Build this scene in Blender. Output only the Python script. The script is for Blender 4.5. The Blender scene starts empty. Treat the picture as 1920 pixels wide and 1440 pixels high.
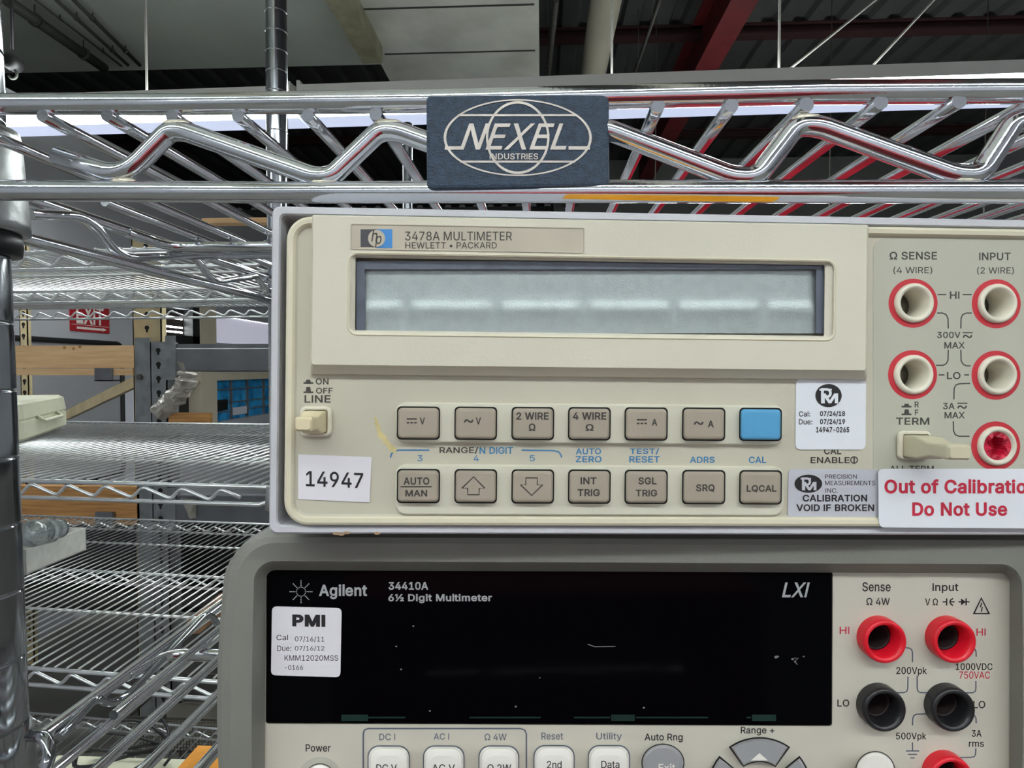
import bpy, bmesh, math, random
from mathutils import Vector, Matrix, geometry

SC = bpy.context.scene
COL = SC.collection
PI = math.pi
random.seed(7)

# ------------------------------------------------------------------ camera, world, exposure
CZ = 1.35                       # eye height above the floor
FPX = 1150.0                    # focal length in pixels of the 1920 x 1440 frame
YAW, PITCH = math.radians(2.74), math.radians(1.5)
CAM = Vector((0, 0, CZ))
RGT = Vector((math.cos(YAW), math.sin(YAW), 0))
FWD = Vector((-math.sin(YAW) * math.cos(PITCH), math.cos(YAW) * math.cos(PITCH), -math.sin(PITCH)))
UPV = RGT.cross(FWD)
cd = bpy.data.cameras.new('camera')
cd.sensor_width = 36.0
cd.lens = FPX / 1920 * 36.0
cd.clip_start, cd.clip_end = 0.01, 60
cam = bpy.data.objects.new('camera', cd)
COL.objects.link(cam)
cam.matrix_world = Matrix(((RGT.x, UPV.x, -FWD.x, CAM.x), (RGT.y, UPV.y, -FWD.y, CAM.y),
                           (RGT.z, UPV.z, -FWD.z, CAM.z), (0, 0, 0, 1)))
SC.camera = cam
w = bpy.data.worlds.new('world')
SC.world = w
w.use_nodes = True
w.node_tree.nodes['Background'].inputs[0].default_value = (0.05, 0.05, 0.055, 1)
w.node_tree.nodes['Background'].inputs[1].default_value = 0.6
SC.view_settings.view_transform = 'Standard'
SC.view_settings.look = 'None'
SC.view_settings.gamma = 1
SC.view_settings.exposure = 0.0
SC.view_settings.use_curve_mapping = False
LAMP = 37.0                     # brightness of the fluorescent diffusers
SC.cycles.use_denoising = True
SC.cycles.max_bounces = 10
SC.cycles.sample_clamp_indirect = 6.0


def ray(px, py):
    return FWD + RGT * ((px - 960) / FPX) + UPV * ((720 - py) / FPX)


def cp(px, py, depth):          # point at a depth along the view axis
    return CAM + ray(px, py) * depth


def atx(px, py, X):
    d = ray(px, py); return CAM + d * (X / d.x)


def aty(px, py, Y):
    d = ray(px, py); return CAM + d * (Y / d.y)


def atz(px, py, z):             # z measured from the eye
    d = ray(px, py); return CAM + d * (z / d.z)


# ------------------------------------------------------------------ materials
def s2l(c):
    return tuple(((v / 255) / 12.92 if v / 255 <= 0.04045 else ((v / 255 + 0.055) / 1.055) ** 2.4) for v in c)


def mat(name, rgb, rough=0.5, metal=0.0, var=0.06, scale=60.0, bump=0.0, bscale=400.0, spec=0.5, rvar=0.0, coat=0.0, alt=None, stretch=None):
    m = bpy.data.materials.new(name)
    m.use_nodes = True
    nt = m.node_tree
    b = nt.nodes['Principled BSDF']
    c = s2l(rgb)
    b.inputs['Roughness'].default_value = rough
    b.inputs['Metallic'].default_value = metal
    b.inputs['Specular IOR Level'].default_value = spec
    b.inputs['Coat Weight'].default_value = coat
    tc = nt.nodes.new('ShaderNodeTexCoord')
    vec = tc.outputs['Object']
    if stretch:
        mp = nt.nodes.new('ShaderNodeMapping')
        mp.inputs['Scale'].default_value = stretch
        nt.links.new(vec, mp.inputs['Vector'])
        vec = mp.outputs['Vector']
    n = nt.nodes.new('ShaderNodeTexNoise')
    n.inputs['Scale'].default_value = scale
    n.inputs['Detail'].default_value = 5
    nt.links.new(vec, n.inputs['Vector'])
    r = nt.nodes.new('ShaderNodeValToRGB')
    c2 = s2l(alt) if alt else tuple(v * (1 - var * 2) for v in c)
    r.color_ramp.elements[0].color = (*c2, 1)
    r.color_ramp.elements[0].position = 0.3
    r.color_ramp.elements[1].color = (*[min(1, v * (1 + var * 0.5)) for v in c], 1)
    r.color_ramp.elements[1].position = 0.62
    nt.links.new(n.outputs['Fac'], r.inputs['Fac'])
    nt.links.new(r.outputs['Color'], b.inputs['Base Color'])
    if rvar:
        mr = nt.nodes.new('ShaderNodeMapRange')
        mr.inputs['To Min'].default_value = max(0.0, rough - rvar)
        mr.inputs['To Max'].default_value = rough + rvar
        nt.links.new(n.outputs['Fac'], mr.inputs['Value'])
        nt.links.new(mr.outputs['Result'], b.inputs['Roughness'])
    if bump:
        n2 = nt.nodes.new('ShaderNodeTexNoise')
        n2.inputs['Scale'].default_value = bscale
        nt.links.new(vec, n2.inputs['Vector'])
        bp = nt.nodes.new('ShaderNodeBump')
        bp.inputs['Strength'].default_value = bump
        bp.inputs['Distance'].default_value = 0.001
        nt.links.new(n2.outputs['Fac'], bp.inputs['Height'])
        nt.links.new(bp.outputs['Normal'], b.inputs['Normal'])
    return m


def glow(name, rgb, strength):
    m = bpy.data.materials.new(name)
    m.use_nodes = True
    b = m.node_tree.nodes['Principled BSDF']
    c = s2l(rgb)
    b.inputs['Base Color'].default_value = (*c, 1)
    b.inputs['Emission Color'].default_value = (*c, 1)
    b.inputs['Emission Strength'].default_value = strength
    return m


def glassy(name, rgb):
    m = bpy.data.materials.new(name)
    m.use_nodes = True
    b = m.node_tree.nodes['Principled BSDF']
    b.inputs['Base Color'].default_value = (*s2l(rgb), 1)
    b.inputs['Transmission Weight'].default_value = 0.85
    b.inputs['Roughness'].default_value = 0.08
    return m


M = dict(
    chrome=mat('polished_chrome', (226, 228, 232), 0.11, 1.0, 0.03, 90, 0.02, 900, rvar=0.04),
    wire=mat('zinc_wire', (236, 237, 239), 0.32, 1.0, 0.06, 60, rvar=0.08),
    post=mat('post_chrome', (172, 175, 179), 0.11, 1.0, 0.08, 25, rvar=0.08),
    groove=mat('groove_shadow', (90, 92, 95), 0.4, 1.0),
    zinc=mat('cast_zinc', (188, 190, 190), 0.36, 1.0, 0.18, 70, 0.15, 300, rvar=0.1),
    weld=mat('weld_spot', (205, 198, 180), 0.45, 0.7, 0.15, 300, 0.4, 600),
    blackp=mat('black_plastic', (26, 27, 29), 0.4),
    case=mat('case_grey_paint', (196, 196, 202), 0.42, 0, 0.04, 40, 0.06, 900),
    dark=mat('dark_gap', (14, 13, 12), 0.8),
    cream=mat('beige_plastic', (213, 207, 189), 0.5, 0, 0.04, 18, 0.05, 1500),
    creamrim=mat('beige_rim', (216, 208, 184), 0.42, 0, 0.04, 18),
    panel=mat('beige_panel', (195, 189, 171), 0.55, 0, 0.05, 16, 0.05, 1500),
    panelg=mat('grey_print', (182, 181, 165), 0.55, 0, 0.03, 16, 0.05, 1500),
    strip=mat('button_strip', (210, 206, 188), 0.45, 0, 0.03, 30),
    btn=mat('taupe_button', (164, 153, 138), 0.6, 0, 0.04, 60, 0.1, 2500),
    btnblue=mat('blue_button', (84, 160, 206), 0.5, 0, 0.03, 60, 0.1, 2500),
    tan=mat('yellowed_plastic', (222, 208, 172), 0.4, 0, 0.04, 60),
    tanb=mat('old_cream_switch', (204, 196, 168), 0.4, 0, 0.04, 60),
    plate=mat('tan_nameplate', (190, 180, 162), 0.5, 0, 0.05, 60),
    ink=mat('dark_ink', (62, 58, 54), 0.6),
    inkblk=mat('black_ink', (28, 24, 28), 0.6),
    inkblue=mat('blue_ink', (58, 122, 168), 0.6),
    inkred=mat('red_ink', (196, 34, 62), 0.6),
    inkgrey=mat('grey_blue_ink', (92, 98, 112), 0.6),
    ringred=mat('red_ring', (196, 44, 56), 0.5),
    ivory=mat('ivory_plastic', (222, 216, 198), 0.35),
    hole=mat('socket_inside', (96, 92, 80), 0.6, 0, 0.2, 80),
    redp=mat('red_plastic', (216, 22, 42), 0.35, 0, 0.04, 80),
    redcore=mat('dark_socket', (26, 8, 10), 0.6), redp2=mat('broken_red_plastic', (200, 30, 62), 0.4, 0, 0.25, 250, 0.6, 500),
    blkp=mat('black_jack', (30, 30, 32), 0.35),
    lcd=mat('lcd_foil', (166, 174, 174), 0.42, 0.5, 0.04, 400, 0.08, 2500),
    lcdseam=mat('lcd_seam', (108, 116, 118), 0.5, 0.2),
    rubber=mat('grey_rubber', (122, 121, 114), 0.55, 0, 0.05, 30, 0.08, 1500),
    apanel=mat('offwhite_panel', (196, 190, 177), 0.5, 0, 0.03, 20),
    akey=mat('white_key', (234, 229, 222), 0.4, 0, 0.02, 20),
    gkey=mat('grey_key', (150, 150, 152), 0.4, 0, 0.03, 20),
    screen=mat('black_screen', (4, 4, 6), 0.06, 0, 0.0, 8, spec=0.05, rvar=0.02),
    scrink=mat('screen_print', (160, 160, 162), 0.5),
    scrgreen=mat('screen_green', (18, 46, 40), 0.3),
    label=mat('white_label', (222, 218, 224), 0.4, 0, 0.03, 30),
    label2=mat('silver_label', (200, 200, 208), 0.35, 0.15, 0.05, 12),
    labelw=mat('glossy_label', (226, 228, 234), 0.35, 0, 0.02, 12),
    yellow=mat('yellow_label', (236, 160, 20), 0.5),
    stain=mat('yellow_stain', (204, 188, 134), 0.7, 0, 0.2, 200),
    rust=mat('rust_stain', (170, 140, 110), 0.7, 0, 0.2, 200),
    navy=mat('navy_plate', (42, 60, 80), 0.55, 0, 0.2, 500, 0.5, 1800),
    silver=mat('silver_relief', (206, 198, 190), 0.3, 0.7, 0.1, 200),
    hpgrey=mat('logo_grey', (70, 68, 74), 0.5), hpblue=mat('logo_blue', (64, 136, 204), 0.5),
    wall=mat('painted_wall', (176, 177, 184), 0.7, 0, 0.03, 3), wallw=mat('white_wall', (214, 214, 226), 0.7, 0, 0.02, 3),
    board=mat('grey_board', (150, 150, 154), 0.6, 0, 0.03, 4),
    farwall=mat('far_wall', (120, 122, 118), 0.8, 0, 0.05, 2),
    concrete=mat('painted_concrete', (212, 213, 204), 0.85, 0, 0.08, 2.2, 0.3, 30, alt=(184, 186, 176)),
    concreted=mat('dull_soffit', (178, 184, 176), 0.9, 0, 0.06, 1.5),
    deck=mat('steel_deck', (74, 74, 74), 0.6, 0.2, 0.1, 3),
    redsteel=mat('red_primer', (104, 30, 34), 0.6, 0, 0.12, 6), redold=mat('dusty_red_primer', (50, 19, 20), 0.7, 0, 0.12, 6),
    floor=mat('concrete_floor', (108, 106, 101), 0.6, 0, 0.12, 2.5),
    duct=mat('beige_duct', (196, 190, 172), 0.5, 0, 0.03, 3), ductd=mat('dusty_duct', (150, 146, 122), 0.6, 0, 0.15, 8),
    pipe=mat('dark_pipe', (60, 64, 58), 0.6), steelwire=mat('steel_cable', (84, 82, 77), 0.6, 0.0),
    housing=mat('lamp_housing', (226, 224, 220), 0.5, 0, 0.03, 5),
    rackgrey=mat('rack_grey', (112, 114, 120), 0.45, 0.2, 0.1, 12), galv=mat('galvanised', (140, 143, 146), 0.42, 0.5, 0.15, 20),
    rackbeige=mat('rack_beige', (190, 174, 138), 0.5, 0, 0.12, 12),
    wood=mat('pine_wood', (244, 204, 156), 0.6, 0, 0.1, 14, alt=(232, 184, 132), stretch=(0.4, 4, 5)),
    woodd=mat('old_wood', (208, 154, 94), 0.65, 0, 0.15, 14, alt=(168, 116, 64), stretch=(0.4, 4, 8)),
    trimcream=mat('cream_trim', (212, 200, 180), 0.6, 0, 0.03, 5),
    blackm=mat('black_trim', (22, 22, 24), 0.5),
    darkwin=mat('dark_window', (58, 52, 50), 0.08, 0, 0.1, 5),
    bluewin=mat('blue_window', (60, 176, 240), 0.25, 0, 0.12, 9, alt=(24, 110, 176)),
    signred=mat('sign_red', (166, 22, 34), 0.5), signwhite=mat('sign_white', (236, 226, 222), 0.5),
    clear=glassy('clear_plastic', (225, 232, 232)),
    wrap=mat('crumpled_wrap', (170, 164, 156), 0.3, 0, 0.2, 30, 0.6, 40),
    carton=mat('white_carton', (206, 206, 200), 0.6), orange=mat('orange_box', (222, 148, 50), 0.6, 0, 0.1, 20),
    instr=mat('cream_instrument', (206, 206, 182), 0.5, 0, 0.03, 20), cable=mat('black_cable', (26, 25, 28), 0.5),
    mesh=mat('dark_mesh', (84, 80, 74), 0.5, 0.5), brown=mat('brown_board', (150, 112, 84), 0.6, 0, 0.12, 30),
    folder=mat('added_folder_red', (196, 22, 48), 0.5, 0, 0.03, 20), cabred=mat('reflection_red', (150, 20, 38), 0.35, 0, 0.03, 5),
    lamp=glow('lamp_diffuser', (242, 250, 248), LAMP), fillglow=glow('ceiling_fill_glow', (242, 250, 248), LAMP * 0.55), lens=glow('lamp_lens', (196, 206, 232), 0.95), litroom=glow('lit_office', (206, 206, 222), 0.5),
)


# ------------------------------------------------------------------ mesh helpers
class B:
    def __init__(self):
        self.bm = bmesh.new()

    def loops(self, loops, cap0=True, cap1=True, smooth=False):
        bm = self.bm
        vl = [[bm.verts.new(p) for p in lp] for lp in loops]
        n = len(vl[0])
        for a, b in zip(vl, vl[1:]):
            for i in range(n):
                f = bm.faces.new((a[i], a[(i + 1) % n], b[(i + 1) % n], b[i]))
                f.smooth = smooth
        if cap0: bm.faces.new(vl[0][::-1])
        if cap1: bm.faces.new(vl[-1])
        return self

    def box(self, c, s, rot=None):
        c = Vector(c); hx, hy, hz = s[0] / 2, s[1] / 2, s[2] / 2
        R = rot or Matrix.Identity(3)
        q = [(-hx, -hy), (hx, -hy), (hx, hy), (-hx, hy)]
        return self.loops([[c + R @ Vector((x, y, z)) for x, y in q] for z in (-hz, hz)])

    def bbox(self, a, b):
        a, b = Vector(a), Vector(b)
        return self.box((a + b) / 2, [abs(v) for v in (b - a)])

    def tube(self, pts, r, seg=10, closed=False):
        pts = [Vector(p) for p in pts]
        n = len(pts)
        rs = r if isinstance(r, (list, tuple)) else [r] * n
        T = []
        for i in range(n):
            if closed:
                t = pts[(i + 1) % n] - pts[i - 1]
            else:
                t = pts[min(i + 1, n - 1)] - pts[max(i - 1, 0)]
            T.append(t.normalized())
        up = Vector((0, 0, 1)) if abs(T[0].z) < 0.9 else Vector((1, 0, 0))
        N = T[0].cross(up).normalized()
        lps = []
        for i in range(n):
            if i:
                N = (N - T[i] * N.dot(T[i])).normalized()
            Bn = T[i].cross(N)
            lps.append([pts[i] + (N * math.cos(k * 2 * PI / seg) + Bn * math.sin(k * 2 * PI / seg)) * rs[i] for k in range(seg)])
        if closed:
            lps.append(lps[0])
        return self.loops(lps, not closed, not closed, True)

    def lathe(self, c, axis, prof, seg=32, cap0=True, cap1=True, smooth=True):
        c = Vector(c); a = Vector(axis).normalized()
        up = Vector((0, 0, 1)) if abs(a.z) < 0.9 else Vector((1, 0, 0))
        u = a.cross(up).normalized(); v = a.cross(u)
        return self.loops([[c + a * h + (u * math.cos(k * 2 * PI / seg) + v * math.sin(k * 2 * PI / seg)) * r for k in range(seg)]
                           for r, h in prof], cap0, cap1, smooth)

    def poly(self, pts):
        self.bm.faces.new([self.bm.verts.new(p) for p in pts]); return self

    def prism(self, pts, off):
        off = Vector(off)
        return self.loops([[Vector(p) for p in pts], [Vector(p) + off for p in pts]])

    def mesh(self, name):
        me = bpy.data.meshes.new(name)
        bmesh.ops.remove_doubles(self.bm, verts=self.bm.verts, dist=1e-7)
        bmesh.ops.recalc_face_normals(self.bm, faces=self.bm.faces)
        self.bm.to_mesh(me); self.bm.free()
        return me


def put(name, b, m, parent=None, label=None):
    me = b.mesh(name) if isinstance(b, B) else b
    me.materials.append(M[m] if isinstance(m, str) else m)
    o = bpy.data.objects.new(name, me)
    COL.objects.link(o)
    if parent: o.parent = parent
    if label: o['label'] = label
    return o


def tag(o, label, cat, group=None, kind=None):
    o['label'] = label; o['category'] = cat
    if group: o['group'] = group
    if kind: o['kind'] = kind
    return o


def struct(name, b, m, label, cat):
    o = put(name, b, m); tag(o, label, cat, kind='structure'); return o


def thing(name, label, cat, mw=None, group=None):
    o = bpy.data.objects.new(name, None)
    o.empty_display_size = 0.05
    COL.objects.link(o)
    if mw is not None: o.matrix_world = mw if isinstance(mw, Matrix) else Matrix.Translation(mw)
    return tag(o, label, cat, group)


def rounded(pts, r, n=5, closed=False):        # round the corners of a polyline
    pts = [Vector(p) for p in pts]
    out = []
    N = len(pts)
    for i, p in enumerate(pts):
        if not closed and i in (0, N - 1):
            out.append(p); continue
        a, b = pts[i - 1], pts[(i + 1) % N]
        d1, d2 = (a - p), (b - p)
        k = min(r, d1.length * 0.48, d2.length * 0.48)
        s, e = p + d1.normalized() * k, p + d2.normalized() * k
        for j in range(n + 1):
            t = j / n
            out.append(s * (1 - t) ** 2 + p * 2 * t * (1 - t) + e * t * t)
    return out


_T = {}
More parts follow.
